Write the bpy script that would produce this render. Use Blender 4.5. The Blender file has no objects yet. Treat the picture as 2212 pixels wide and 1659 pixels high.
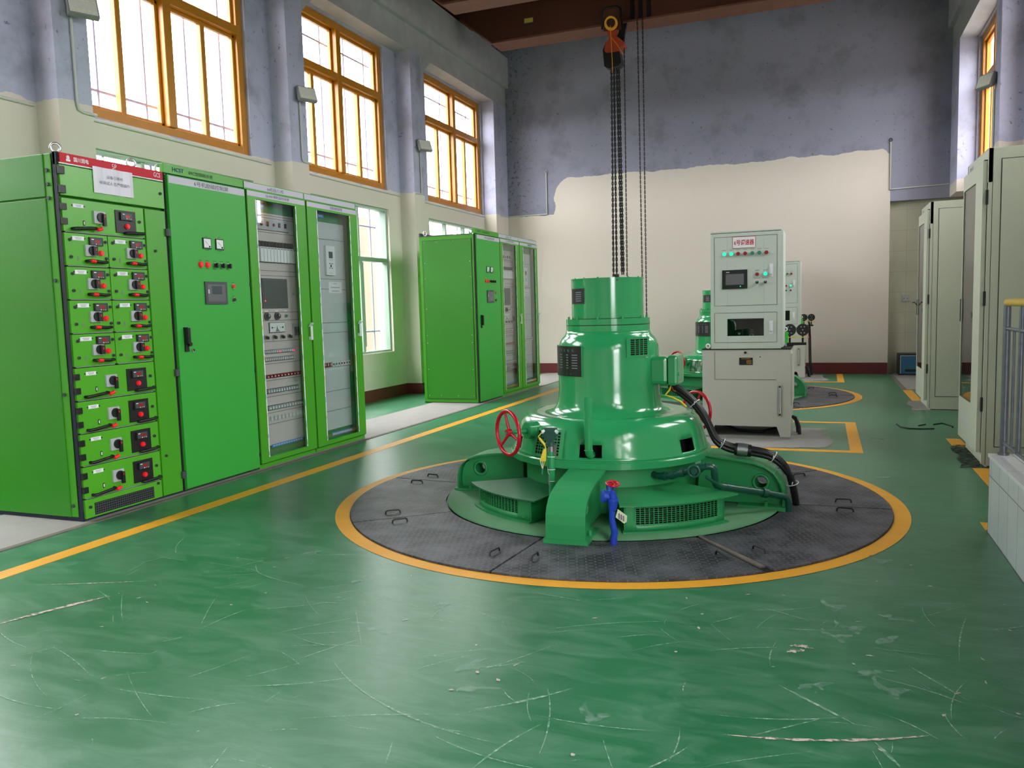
import bpy, math, random
from mathutils import Vector, Matrix
random.seed(7)
D = bpy.data
SC = bpy.context.scene
COL = SC.collection
PI = math.pi

# ------------------------------------------------------------------ camera, sky, exposure
camd = D.cameras.new('camera'); cam = D.objects.new('camera', camd); COL.objects.link(cam)
camd.sensor_width = 36.0; camd.lens = 28.1845; camd.clip_start = 0.05; camd.clip_end = 200
_r = Vector((0.93258496, 0.35989206, -0.02762233)); _u = Vector((-0.00771393, 0.09638112, 0.99531461)); _f = Vector((-0.3608681, 0.92800236, -0.09265977))
cam.matrix_world = Matrix(((_r.x, _u.x, -_f.x, 0), (_r.y, _u.y, -_f.y, 0), (_r.z, _u.z, -_f.z, 1.2159), (0, 0, 0, 1)))
SC.camera = cam
SC.view_settings.view_transform = 'Standard'
try: SC.view_settings.look = 'None'
except Exception: pass
SC.view_settings.gamma = 1.0
SC.view_settings.use_curve_mapping = False
SC.view_settings.exposure = 0.14
W = D.worlds.new('overcast_sky'); SC.world = W; W.use_nodes = True
_bg = W.node_tree.nodes['Background']
# overcast sky: three times brighter overhead than at the horizon, dull ground below
_n, _l = W.node_tree.nodes, W.node_tree.links
_tc = _n.new('ShaderNodeTexCoord'); _sp = _n.new('ShaderNodeSeparateXYZ'); _l.new(_tc.outputs['Generated'], _sp.inputs[0])
_cr = _n.new('ShaderNodeValToRGB'); _mr = _n.new('ShaderNodeMapRange'); _mr.inputs[1].default_value = -1; _mr.inputs[2].default_value = 1
_l.new(_sp.outputs[2], _mr.inputs[0]); _l.new(_mr.outputs[0], _cr.inputs[0]); _l.new(_cr.outputs[0], _bg.inputs['Color'])
_e = _cr.color_ramp.elements; _e[0].position = 0.0; _e[0].color = (.05, .055, .05, 1); _e[1].position = 1.0; _e[1].color = (1, .985, .98, 1)
_a = _e.new(.495); _a.color = (.07, .075, .07, 1); _b = _e.new(.505); _b.color = (.58, .58, .59, 1)
_bg.inputs['Strength'].default_value = 27.0
SC.cycles.diffuse_bounces = 4; SC.cycles.glossy_bounces = 3; SC.cycles.max_bounces = 7; SC.cycles.transparent_max_bounces = 12
SC.cycles.sample_clamp_indirect = 8.0; SC.cycles.caustics_reflective = False; SC.cycles.caustics_refractive = False

def portal(x, y, z, wy, hz, sx):
    """daylight through a window opening of the side walls: a Cycles portal for the sky"""
    l = D.lights.new('window_portal', 'AREA'); l.shape = 'RECTANGLE'; l.size = wy; l.size_y = hz
    l.cycles.is_portal = True
    o = D.objects.new('window_portal', l); COL.objects.link(o); o.location = (x, y, z)
    o.rotation_euler = Vector((sx, 0, 0)).to_track_quat('-Z', 'Z').to_euler()
WIN_L = [(2.15, 4.35), (5.10, 7.31), (8.05, 10.24), (11.50, 13.71)]
WIN_R = [(-3.75, -1.55), (-0.80, 1.40), (5.10, 7.30), (8.05, 10.25), (11.40, 13.60)]
XWL, XPL, XWR, XPR, YB, YF = -5.80, -5.56, 2.07, 1.83, 14.35, -4.4
SILL, HEAD = 2.95, 4.93
LS, LH = 0.66, 2.69
LOWL = [(2.15, 4.35), (5.10, 7.31), (8.05, 10.24), (11.50, 13.71)]
for a, b in WIN_L: portal(-6.12, (a+b)/2, (SILL+HEAD)/2, b-a, HEAD-SILL, 1)
for a, b in LOWL: portal(-6.12, (a+b)/2, (LS+LH)/2, b-a, LH-LS, 1)
LOWR = []; DOOR_R = (-2.2, .7)
for a, b in WIN_R: portal(2.34, (a+b)/2, (SILL+HEAD)/2, b-a, HEAD-SILL, -1)
for a, b in LOWR: portal(2.34, (a+b)/2, (LS+LH)/2, b-a, LH-LS, -1)
portal(2.34, (DOOR_R[0]+DOOR_R[1])/2, 1.35, DOOR_R[1]-DOOR_R[0], 2.7, -1)

# ------------------------------------------------------------------ materials
MATS = {}
def S(c):
    """sRGB 0..255 to linear"""
    return tuple(((v/255)/12.92 if v/255 <= 0.04045 else ((v/255+0.055)/1.055)**2.4) for v in c) + (1,)
def nt(name):
    m = D.materials.new(name); m.use_nodes = True; MATS[name] = m
    return m, m.node_tree.nodes, m.node_tree.links, m.node_tree.nodes['Principled BSDF']
def mat(name, rgb, rough=0.5, metal=0.0, var=0.0, scale=6.0, emit=None, es=0, spec=0.5, bump=0.0, bscale=60, rvar=0.0, coat=0):
    m, n, l, b = nt(name)
    c = S(rgb)
    b.inputs['Base Color'].default_value = c
    b.inputs['Roughness'].default_value = rough; b.inputs['Metallic'].default_value = metal
    b.inputs['Specular IOR Level'].default_value = spec
    if coat: b.inputs['Coat Weight'].default_value = coat; b.inputs['Coat Roughness'].default_value = 0.08
    tc = n.new('ShaderNodeTexCoord')
    nz = n.new('ShaderNodeTexNoise'); nz.inputs['Scale'].default_value = scale; nz.inputs['Detail'].default_value = 6
    l.new(tc.outputs['Object'], nz.inputs['Vector'])
    if var:
        mx = n.new('ShaderNodeMix'); mx.data_type = 'RGBA'
        mx.inputs[6].default_value = tuple(v*(1-var) for v in c[:3])+(1,); mx.inputs[7].default_value = tuple(min(1, v*(1+var)) for v in c[:3])+(1,)
        l.new(nz.outputs['Fac'], mx.inputs[0]); l.new(mx.outputs[2], b.inputs['Base Color'])
    if rvar:
        mr = n.new('ShaderNodeMapRange'); mr.inputs[3].default_value = max(0.02, rough-rvar); mr.inputs[4].default_value = rough+rvar
        l.new(nz.outputs['Fac'], mr.inputs[0]); l.new(mr.outputs[0], b.inputs['Roughness'])
    if bump:
        n2 = n.new('ShaderNodeTexNoise'); n2.inputs['Scale'].default_value = bscale; n2.inputs['Detail'].default_value = 4
        l.new(tc.outputs['Object'], n2.inputs['Vector'])
        bp = n.new('ShaderNodeBump'); bp.inputs['Strength'].default_value = bump; bp.inputs['Distance'].default_value = 0.01
        l.new(n2.outputs['Fac'], bp.inputs['Height']); l.new(bp.outputs['Normal'], b.inputs['Normal'])
    if emit:
        b.inputs['Emission Color'].default_value = S(emit); b.inputs['Emission Strength'].default_value = es
    return m
def glassmat(name, tint, refl_rough=0.02, fac=0.08, gain=0.85):
    m = D.materials.new(name); m.use_nodes = True; MATS[name] = m
    n, l = m.node_tree.nodes, m.node_tree.links; n.clear()
    o = n.new('ShaderNodeOutputMaterial'); t = n.new('ShaderNodeBsdfTransparent'); g = n.new('ShaderNodeBsdfGlossy'); mx = n.new('ShaderNodeMixShader'); lw = n.new('ShaderNodeLayerWeight')
    t.inputs['Color'].default_value = tint; g.inputs['Roughness'].default_value = refl_rough
    pw = n.new('ShaderNodeMath'); pw.operation = 'POWER'; pw.inputs[1].default_value = 4.0
    ml = n.new('ShaderNodeMapRange'); ml.inputs[3].default_value = 0.04; ml.inputs[4].default_value = gain
    l.new(lw.outputs['Facing'], pw.inputs[0]); l.new(pw.outputs[0], ml.inputs[0])
    l.new(ml.outputs[0], mx.inputs[0]); l.new(t.outputs[0], mx.inputs[1]); l.new(g.outputs[0], mx.inputs[2]); l.new(mx.outputs[0], o.inputs[0])
    return m

G_CAB = (62, 150, 24)
mat('cab_green', G_CAB, 0.36, var=0.05, scale=2, rvar=0.05, bump=0.02, bscale=300)
mat('cab_green_deep', (42, 128, 20), 0.42, var=0.05, scale=2)
mat('door_green', (46, 158, 52), 0.45, var=0.04, scale=2, bump=0.03, bscale=300)
mat('drawer_green', (76, 160, 34), 0.3, var=0.05, scale=3, rvar=0.06)
mat('inner_green', (45, 120, 62), 0.5)
mat('navy', (22, 26, 48), 0.5)
mat('seam', (18, 22, 18), 0.8)
mat('red_band', (190, 22, 38), 0.5, spec=0.3)
mat('white_plastic', (225, 226, 230), 0.5)
mat('white_paint', (235, 235, 235), 0.5)
mat('silver_strip', (186, 184, 196), 0.45)
mat('panel_pink', (196, 186, 184), 0.5, var=0.03)
mat('panel_grey', (190, 194, 196), 0.5, var=0.03)
mat('grey_plastic', (170, 174, 178), 0.5)
mat('dark_grey', (62, 66, 70), 0.5)
mat('black_plastic', (18, 18, 20), 0.42)
mat('black_rubber', (22, 22, 24), 0.4, spec=0.4)
mat('screen_dark', (70, 82, 84), 0.12)
mat('screen_grey', (100, 100, 104), 0.25)
mat('red_button', (225, 26, 40), 0.35, emit=(235, 20, 34), es=0.15)
mat('dark_red_button', (150, 20, 30), 0.3)
mat('lit_red', (255, 40, 70), 0.3, emit=(255, 40, 70), es=2.0)
mat('lit_green', (40, 230, 170), 0.3, emit=(20, 235, 165), es=1.0)
mat('dull_green', (40, 130, 100), 0.3)
mat('meter_face', (216, 222, 222), 0.35)
mat('ink_black', (30, 30, 34), 0.7)
mat('ink_navy', (32, 42, 96), 0.7)
mat('ink_red', (190, 24, 50), 0.6)
mat('ink_grey', (120, 118, 128), 0.7)
mat('blue_label', (52, 130, 205), 0.5)
mat('handle_silver', (216, 219, 221), 0.35, metal=0.2)
mat('chrome', (190, 190, 192), 0.3, metal=1.0)
mat('steel', (160, 162, 165), 0.35, metal=0.9, var=0.1, scale=20)
mat('dark_steel', (45, 45, 48), 0.5, metal=0.4)
mat('gen_green', (44, 150, 90), 0.16, var=0.05, scale=3, rvar=0.05, bump=0.015, bscale=40, coat=0.35)
mat('gen_green_flat', (44, 144, 84), 0.4, var=0.06, scale=5, bump=0.03, bscale=80)
mat('gen_green_dark', (34, 104, 66), 0.42, var=0.1, scale=6)
mat('gen_disc', (78, 134, 92), 0.65, var=0.16, scale=9, bump=0.1, bscale=150)
mat('pipe_green', (22, 78, 62), 0.3, var=0.15, scale=12, rvar=0.08)
mat('transmitter_green', (38, 78, 68), 0.4)
mat('blue_paint', (30, 66, 178), 0.36, var=0.25, scale=18)
mat('wheel_red', (180, 16, 40), 0.22, var=0.12, scale=14)
mat('cover_plate_black', (14, 14, 15), 0.4)
mat('interior_black', (6, 7, 7), 0.9)
mat('hoist_orange', (170, 62, 34), 0.5)
mat('crane_rust', (74, 36, 18), 0.6, var=0.25, scale=3)
mat('crane_flange', (104, 62, 46), 0.7, var=0.3, scale=9)
mat('rope_yellow', (214, 152, 40), 0.7)
mat('yellow_wire', (232, 208, 60), 0.45)
mat('gov_grey', (190, 200, 190), 0.42, var=0.02)
mat('gov_lower', (186, 186, 178), 0.5, var=0.03)
mat('bright_green', (50, 190, 60), 0.4)
mat('cab_beige', (190, 194, 176), 0.45, var=0.03, scale=2)
mat('rail_steel', (104, 108, 118), 0.4, metal=0.6, var=0.3, scale=25)
mat('rail_yellow', (188, 158, 52), 0.5, var=0.1)
mat('conduit_white', (190, 190, 184), 0.5)
mat('lamp_body', (120, 122, 122), 0.5)
mat('lamp_face', (200, 200, 190), 0.4, var=0.1, scale=30)
mat('socket', (150, 150, 140), 0.6)
mat('box_blue', (40, 96, 128), 0.5, var=0.15)
mat('tape_yellow', (222, 160, 36), 0.5, var=0.12, scale=8, bump=0.05, bscale=200)
mat('frame_yellow', (182, 118, 20), 0.35, var=0.15, scale=8)
mat('alu_green', (150, 172, 156), 0.4)
mat('paper_white', (206, 204, 216), 0.35)
mat('concrete', (142, 140, 136), 0.85, var=0.12, scale=7, bump=0.2, bscale=60)
mat('concrete_dirty', (104, 98, 90), 0.9, var=0.3, scale=12, bump=0.3, bscale=60)
mat('skirting', (96, 34, 38), 0.45, var=0.2, scale=8)
mat('dust', (170, 190, 176), 0.8)
mat('chip', (190, 178, 170), 0.85)
mat('outside_wall', (112, 102, 88), 0.9, var=0.15, scale=1.5)
mat('outside_ground', (150, 150, 146), 0.9)
mat('grille_blue', (150, 150, 190), 0.5)
mat('tag_paper', (210, 218, 184), 0.6)
glassmat('window_glass', (0.95, 0.96, 0.96, 1), gain=0.5)
glassmat('door_glass', (0.90, 0.93, 0.92, 1))
glassmat('dark_glass', (0.40, 0.46, 0.44, 1))
# semi transparent dust film
def film(name, rgb, alpha, nscale=30):
    m, n, l, b = nt(name); b.inputs['Base Color'].default_value = S(rgb); b.inputs['Roughness'].default_value = 0.8
    tc = n.new('ShaderNodeTexCoord'); nz = n.new('ShaderNodeTexNoise'); nz.inputs['Scale'].default_value = nscale; nz.inputs['Detail'].default_value = 5
    l.new(tc.outputs['Object'], nz.inputs['Vector'])
    r = n.new('ShaderNodeMapRange'); r.inputs[1].default_value = 0.35; r.inputs[2].default_value = 0.65; r.inputs[3].default_value = 0; r.inputs[4].default_value = alpha
    l.new(nz.outputs['Fac'], r.inputs[0]); l.new(r.outputs[0], b.inputs['Alpha'])
film('dust_film', (160, 194, 176), 0.38); film('scratch_film', (170, 204, 182), 0.75, 60); film('chip_film', (196, 182, 172), 1.6, 50); film('dirt_film', (40, 36, 32), 1.2, 25)

def tree_math(n, l, op, a, b=None, clamp=False):
    x = n.new('ShaderNodeMath'); x.operation = op; x.use_clamp = clamp
    for i, v in enumerate((a, b)):
        if v is None: continue
        if isinstance(v, (int, float)): x.inputs[i].default_value = v
        else: l.new(v, x.inputs[i])
    return x.outputs[0]
def wallmat(name, mode):
    """two coats of wall paint: periwinkle above, cream below, with a hand-rolled edge, soot and mould specks"""
    m, n, l, b = nt(name); b.inputs['Roughness'].default_value = 0.75; b.inputs['Specular IOR Level'].default_value = 0.25
    g = n.new('ShaderNodeNewGeometry'); sp = n.new('ShaderNodeSeparateXYZ'); l.new(g.outputs['Position'], sp.inputs[0])
    nz = n.new('ShaderNodeTexNoise'); nz.inputs['Scale'].default_value = 3.0; nz.inputs['Detail'].default_value = 5; l.new(g.outputs['Position'], nz.inputs['Vector'])
    M = lambda op, a, bb=None, c=False: tree_math(n, l, op, a, bb, c)
    wob = M('MULTIPLY', M('SUBTRACT', nz.outputs['Fac'], 0.5), 0.14)
    z = M('ADD', sp.outputs[2], wob); x = M('ADD', sp.outputs[0], M('MULTIPLY', wob, 1.5))
    low = M('LESS_THAN', z, 2.95)
    if mode == 'back':
        inx = M('MULTIPLY', M('GREATER_THAN', x, -4.66), M('LESS_THAN', sp.outputs[0], 0.98))
        # rounded upper left corner of the freshly painted field
        rl = M('MAXIMUM', M('SUBTRACT', -4.30, x), 0.0); rz = M('MAXIMUM', M('SUBTRACT', z, 3.25), 0.0)
        rr = M('LESS_THAN', M('ADD', M('MULTIPLY', rl, rl), M('MULTIPLY', rz, rz)), 0.115)
        rx2 = M('MAXIMUM', M('SUBTRACT', x, 0.75), 0.0)
        rr2 = M('LESS_THAN', M('ADD', M('MULTIPLY', rx2, rx2), M('MULTIPLY', rz, rz)), 0.115)
        mid = M('MULTIPLY', M('MULTIPLY', inx, M('MULTIPLY', rr, rr2)), M('LESS_THAN', z, 3.58))
        low = M('MULTIPLY', M('MAXIMUM', low, mid), M('LESS_THAN', sp.outputs[0], 0.99))
    mx = n.new('ShaderNodeMix'); mx.data_type = 'RGBA'
    mx.inputs[6].default_value = S((142, 142, 160) if mode == 'back' else (174, 175, 198)); mx.inputs[7].default_value = S((208, 199, 189))  # side walls' periwinkle lighter, back wall's darker: light and shade put into the paint
    l.new(low, mx.inputs[0])
    # soot and mould: large blotches and small dark specks
    n2 = n.new('ShaderNodeTexNoise'); n2.inputs['Scale'].default_value = 1.6; n2.inputs['Detail'].default_value = 8; n2.inputs['Roughness'].default_value = 0.65; l.new(g.outputs['Position'], n2.inputs['Vector'])
    n3 = n.new('ShaderNodeTexNoise'); n3.inputs['Scale'].default_value = 14; n3.inputs['Detail'].default_value = 8; n3.inputs['Roughness'].default_value = 0.7; l.new(g.outputs['Position'], n3.inputs['Vector'])
    a = n.new('ShaderNodeMapRange'); a.inputs[1].default_value = 0.50; a.inputs[2].default_value = 0.68; a.inputs[3].default_value = 0; a.inputs[4].default_value = 0.42; l.new(n2.outputs['Fac'], a.inputs[0])
    s = n.new('ShaderNodeMapRange'); s.inputs[1].default_value = 0.61; s.inputs[2].default_value = 0.67; s.inputs[3].default_value = 0; s.inputs[4].default_value = 0.75; l.new(n3.outputs['Fac'], s.inputs[0])
    up = n.new('ShaderNodeMapRange'); up.inputs[1].default_value = 2.9; up.inputs[2].default_value = 3.1; up.inputs[3].default_value = 0.12; up.inputs[4].default_value = 1; l.new(sp.outputs[2], up.inputs[0])
    if mode == 'back':
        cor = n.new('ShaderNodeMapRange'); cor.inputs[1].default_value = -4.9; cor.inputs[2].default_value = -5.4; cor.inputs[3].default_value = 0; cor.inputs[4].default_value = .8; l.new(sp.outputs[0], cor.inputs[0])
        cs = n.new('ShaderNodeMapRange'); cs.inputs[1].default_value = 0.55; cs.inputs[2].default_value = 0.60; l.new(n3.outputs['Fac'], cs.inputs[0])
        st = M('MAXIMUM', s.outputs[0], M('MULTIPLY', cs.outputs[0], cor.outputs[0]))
    else: st = s.outputs[0]
    dirt = M('MULTIPLY', M('MULTIPLY', M('MAXIMUM', a.outputs[0], st), up.outputs[0]), M('SUBTRACT', 1.0, M('MULTIPLY', low, .9)))
    m2 = n.new('ShaderNodeMix'); m2.data_type = 'RGBA'; m2.inputs[7].default_value = S((84, 84, 84)); l.new(mx.outputs[2], m2.inputs[6]); l.new(dirt, m2.inputs[0])
    l.new(m2.outputs[2], b.inputs['Base Color'])
    bp = n.new('ShaderNodeBump'); bp.inputs['Strength'].default_value = 0.12; bp.inputs['Distance'].default_value = 0.01; l.new(n3.outputs['Fac'], bp.inputs['Height']); l.new(bp.outputs['Normal'], b.inputs['Normal'])
    return m
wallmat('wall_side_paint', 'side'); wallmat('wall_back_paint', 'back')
mat('beam_paint', (166, 166, 170), 0.8, var=0.22, scale=5, bump=0.15, bscale=20)
mat('ceiling_paint', (46, 47, 50), 0.9, var=0.2)
def floormat():
    m, n, l, b = nt('floor_epoxy')
    g = n.new('ShaderNodeTexCoord')
    n1 = n.new('ShaderNodeTexNoise'); n1.inputs['Scale'].default_value = 1.3; n1.inputs['Detail'].default_value = 6; n1.inputs['Roughness'].default_value = 0.6; n1.inputs['Distortion'].default_value = 0.8; l.new(g.outputs['Object'], n1.inputs['Vector'])
    mp = n.new('ShaderNodeMapping'); mp.inputs['Scale'].default_value = (1.6, 5, 1); mp.inputs['Rotation'].default_value = (0, 0, 0.4); l.new(g.outputs['Object'], mp.inputs['Vector'])
    n2 = n.new('ShaderNodeTexNoise'); n2.inputs['Scale'].default_value = 2.0; n2.inputs['Detail'].default_value = 8; n2.inputs['Roughness'].default_value = 0.7; n2.inputs['Distortion'].default_value = 1.0; l.new(mp.outputs[0], n2.inputs['Vector'])
    c = n.new('ShaderNodeMix'); c.data_type = 'RGBA'; c.inputs[6].default_value = S((26, 96, 60)); c.inputs[7].default_value = S((46, 118, 80))
    l.new(n1.outputs['Fac'], c.inputs[0])
    r = n.new('ShaderNodeMapRange'); r.inputs[1].default_value = 0.42; r.inputs[2].default_value = 0.80; r.inputs[3].default_value = 0; r.inputs[4].default_value = 0.55; l.new(n2.outputs['Fac'], r.inputs[0])
    c2 = n.new('ShaderNodeMix'); c2.data_type = 'RGBA'; c2.inputs[7].default_value = S((118, 156, 134)); l.new(c.outputs[2], c2.inputs[6]); l.new(r.outputs[0], c2.inputs[0])
    l.new(c2.outputs[2], b.inputs['Base Color'])
    rr = n.new('ShaderNodeMapRange'); rr.inputs[3].default_value = 0.22; rr.inputs[4].default_value = 0.42; l.new(n2.outputs['Fac'], rr.inputs[0]); l.new(rr.outputs[0], b.inputs['Roughness'])
    b.inputs['Specular IOR Level'].default_value = 0.5
    n3 = n.new('ShaderNodeTexNoise'); n3.inputs['Scale'].default_value = 9; n3.inputs['Detail'].default_value = 3; l.new(g.outputs['Object'], n3.inputs['Vector'])
    bp = n.new('ShaderNodeBump'); bp.inputs['Strength'].default_value = 0.025; bp.inputs['Distance'].default_value = 0.02; l.new(n3.outputs['Fac'], bp.inputs['Height']); l.new(bp.outputs['Normal'], b.inputs['Normal'])
floormat()
def checkermat():
    """black tread plate: rows of small raised dashes in alternating directions, rubbed grey in patches"""
    m, n, l, b = nt('tread_plate'); M = lambda op, a, bb=None, c=False: tree_math(n, l, op, a, bb, c)
    g = n.new('ShaderNodeTexCoord'); sp = n.new('ShaderNodeSeparateXYZ'); l.new(g.outputs['Object'], sp.inputs[0])
    def dash(ax, ay, off):
        u = M('ADD', M('MULTIPLY', sp.outputs[ax], 1/0.044), off); v = M('ADD', M('MULTIPLY', sp.outputs[ay], 1/0.044), off)
        fu = M('ABSOLUTE', M('SUBTRACT', M('FRACT', u), 0.5)); fv = M('ABSOLUTE', M('SUBTRACT', M('FRACT', v), 0.5))
        return M('MULTIPLY', M('LESS_THAN', fu, 0.26), M('LESS_THAN', fv, 0.09))
    h = M('MAXIMUM', dash(0, 1, 0.0), dash(1, 0, 0.5))
    n1 = n.new('ShaderNodeTexNoise'); n1.inputs['Scale'].default_value = 3.5; n1.inputs['Detail'].default_value = 8; n1.inputs['Roughness'].default_value = 0.7; l.new(g.outputs['Object'], n1.inputs['Vector'])
    r = n.new('ShaderNodeMapRange'); r.inputs[1].default_value = 0.42; r.inputs[2].default_value = 0.72; r.inputs[3].default_value = 0; r.inputs[4].default_value = 0.5; l.new(n1.outputs['Fac'], r.inputs[0])
    c = n.new('ShaderNodeMix'); c.data_type = 'RGBA'; c.inputs[6].default_value = S((42, 44, 50)); c.inputs[7].default_value = S((138, 140, 150)); l.new(r.outputs[0], c.inputs[0])
    c2 = n.new('ShaderNodeMix'); c2.data_type = 'RGBA'; c2.inputs[7].default_value = S((104, 104, 110)); l.new(c.outputs[2], c2.inputs[6]); l.new(M('MULTIPLY', h, 0.6), c2.inputs[0])
    l.new(c2.outputs[2], b.inputs['Base Color']); b.inputs['Roughness'].default_value = 0.5; b.inputs['Metallic'].default_value = 0.15
    bp = n.new('ShaderNodeBump'); bp.inputs['Strength'].default_value = 0.6; bp.inputs['Distance'].default_value = 0.002; l.new(h, bp.inputs['Height']); l.new(bp.outputs['Normal'], b.inputs['Normal'])
checkermat()
def tilemat(name, rgb, grout, tw, th, ax, ay, rough=0.3):
    m, n, l, b = nt(name); M = lambda op, a, bb=None, c=False: tree_math(n, l, op, a, bb, c)
    g = n.new('ShaderNodeNewGeometry'); sp = n.new('ShaderNodeSeparateXYZ'); l.new(g.outputs['Position'], sp.inputs[0])
    fu = M('FRACT', M('MULTIPLY', sp.outputs[ax], 1/tw)); fv = M('FRACT', M('MULTIPLY', sp.outputs[ay], 1/th))
    line = M('MAXIMUM', M('LESS_THAN', fu, 0.004/tw), M('LESS_THAN', fv, 0.004/th))
    n1 = n.new('ShaderNodeTexNoise'); n1.inputs['Scale'].default_value = 3; n1.inputs['Detail'].default_value = 6; l.new(g.outputs['Position'], n1.inputs['Vector'])
    c0 = n.new('ShaderNodeMix'); c0.data_type = 'RGBA'; c0.inputs[6].default_value = S(tuple(v*0.86 for v in rgb)); c0.inputs[7].default_value = S(rgb); l.new(n1.outputs['Fac'], c0.inputs[0])
    c = n.new('ShaderNodeMix'); c.data_type = 'RGBA'; c.inputs[7].default_value = S(grout); l.new(c0.outputs[2], c.inputs[6]); l.new(line, c.inputs[0])
    l.new(c.outputs[2], b.inputs['Base Color']); b.inputs['Roughness'].default_value = rough
tilemat('tile_side', (196, 204, 204), (60, 66, 64), 0.20, 0.30, 1, 2); tilemat('tile_top', (222, 224, 226), (120, 122, 122), 0.30, 0.60, 0, 1)
tilemat('tile_alcove', (196, 194, 174), (150, 148, 134), 0.25, 0.33, 0, 2, 0.5); tilemat('tile_out', (236, 236, 232), (170, 170, 166), 0.6, 0.3, 0, 2, 0.6); tilemat('tile_end', (196, 204, 204), (60, 66, 64), 0.20, 0.30, 0, 2)

# ------------------------------------------------------------------ mesh builder
_txt = {}
def text_mesh(body, bold=False):
    k = (body, bold)
    if k not in _txt:
        c = D.curves.new('t', 'FONT'); c.body = body; c.size = 1; c.align_x = 'LEFT'; c.resolution_u = 2
        if bold: c.offset = 0.018
        o = D.objects.new('t', c); COL.objects.link(o)
        dg = bpy.context.evaluated_depsgraph_get(); me = D.meshes.new_from_object(o.evaluated_get(dg))
        v = [(p.co.x, p.co.y) for p in me.vertices]; f = [tuple(p.vertices) for p in me.polygons]
        D.objects.remove(o); D.curves.remove(c); D.meshes.remove(me)
        _txt[k] = (v, f)
    return _txt[k]
class MB:
    def __init__(s): s.v = []; s.f = []; s.m = []; s.sm = []; s.mats = []
    def mi(s, m):
        if m not in s.mats: s.mats.append(m)
        return s.mats.index(m)
    def add(s, vs, fs, m, smooth=False):
        o = len(s.v); s.v += [tuple(v) for v in vs]; i = s.mi(m)
        for f in fs: s.f.append(tuple(o+k for k in f)); s.m.append(i); s.sm.append(smooth)
        return s
    def box(s, x0, x1, y0, y1, z0, z1, m):
        vs = [(x, y, z) for x in (x0, x1) for y in (y0, y1) for z in (z0, z1)]
        return s.add(vs, [(0, 1, 3, 2), (4, 6, 7, 5), (0, 4, 5, 1), (2, 3, 7, 6), (0, 2, 6, 4), (1, 5, 7, 3)], m)
    def hexa(s, b, t, m):
        """b, t: four corners below and above in the same winding (ccw from above)"""
        return s.add(list(b)+list(t), [(3, 2, 1, 0), (4, 5, 6, 7), (0, 1, 5, 4), (1, 2, 6, 5), (2, 3, 7, 6), (3, 0, 4, 7)], m)
    def cyl(s, p0, p1, r, m, n=16, r1=None, caps=True, smooth=True):
        p0, p1 = Vector(p0), Vector(p1); r1 = r if r1 is None else r1
        d = (p1-p0).normalized(); a = d.orthogonal().normalized(); b = d.cross(a)
        vs = []; 
        for p, q in ((p0, r), (p1, r1)):
            for i in range(n):
                t = 2*PI*i/n; vs.append(p+a*(q*math.cos(t))+b*(q*math.sin(t)))
        s.add(vs, [(i, (i+1) % n, n+(i+1) % n, n+i) for i in range(n)], m, smooth)
        if caps: 
            s.add(vs[:n], [tuple(range(n-1, -1, -1))], m); s.add(vs[n:], [tuple(range(n))], m)
        return s
    def tube(s, pts, r, m, n=10, closed=False, caps=True):
        pts = [Vector(p) for p in pts]; N = len(pts); rings = []; up = None
        for i, p in enumerate(pts):
            if closed: t = (pts[(i+1) % N]-pts[i-1]).normalized()
            elif i == 0: t = (pts[1]-pts[0]).normalized()
            elif i == N-1: t = (pts[-1]-pts[-2]).normalized()
            else: t = ((pts[i+1]-p).normalized()+(p-pts[i-1]).normalized()).normalized()
            if up is None: up = t.orthogonal().normalized()
            a = (up-t*up.dot(t)); a = a.normalized() if a.length > 1e-6 else t.orthogonal().normalized(); up = a; b = t.cross(a)
            rr = r[i] if isinstance(r, (list, tuple)) else r
            rings.append([p+a*(rr*math.cos(2*PI*k/n))+b*(rr*math.sin(2*PI*k/n)) for k in range(n)])
        vs = [v for q in rings for v in q]; fs = []
        for i in range(N if closed else N-1):
            j = (i+1) % N
            for k in range(n): fs.append((i*n+k, i*n+(k+1) % n, j*n+(k+1) % n, j*n+k))
        s.add(vs, fs, m, True)
        if caps and not closed: s.add(rings[0], [tuple(range(n-1, -1, -1))], m); s.add(rings[-1], [tuple(range(n))], m)
        return s
    def lathe(s, prof, m, c=(0, 0), n=96, holes=(), smooth=True, a0=0, a1=360):
        """prof [(r,z)...]; holes [(deg0,deg1,z0,z1)]"""
        full = abs(a1-a0) >= 359.9; cols = n if full else n+1
        vs = [(c[0]+r*math.cos(math.radians(a0+(a1-a0)*i/n)), c[1]+r*math.sin(math.radians(a0+(a1-a0)*i/n)), z) for r, z in prof for i in range(cols)]
        fs = []
        for j in range(len(prof)-1):
            zm = (prof[j][1]+prof[j+1][1])/2
            for i in range(n):
                am = (a0+(a1-a0)*(i+0.5)/n)
                if any(z0 < zm < z1 and ((am-h0) % 360) < (h1-h0) for h0, h1, z0, z1 in holes): continue
                k = (i+1) % n if full else i+1
                fs.append((j*cols+i, j*cols+k, (j+1)*cols+k, (j+1)*cols+i))
        s.add(vs, fs, m, smooth); return s
    def disc(s, c, r, z, m, n=48, r0=None):
        if r0 is None: s.add([(c[0]+r*math.cos(2*PI*i/n), c[1]+r*math.sin(2*PI*i/n), z) for i in range(n)], [tuple(range(n))], m)
        return s
    def sphere(s, c, r, m, n=14, k=8, sz=1.0):
        vs = []; 
        for j in range(k+1):
            ph = PI*j/k
            for i in range(n): t = 2*PI*i/n; vs.append((c[0]+r*math.sin(ph)*math.cos(t), c[1]+r*math.sin(ph)*math.sin(t), c[2]+r*sz*math.cos(ph)))
        return s.add(vs, [(j*n+i, (j+1)*n+i, (j+1)*n+(i+1) % n, j*n+(i+1) % n) for j in range(k) for i in range(n)], m, True)
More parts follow.
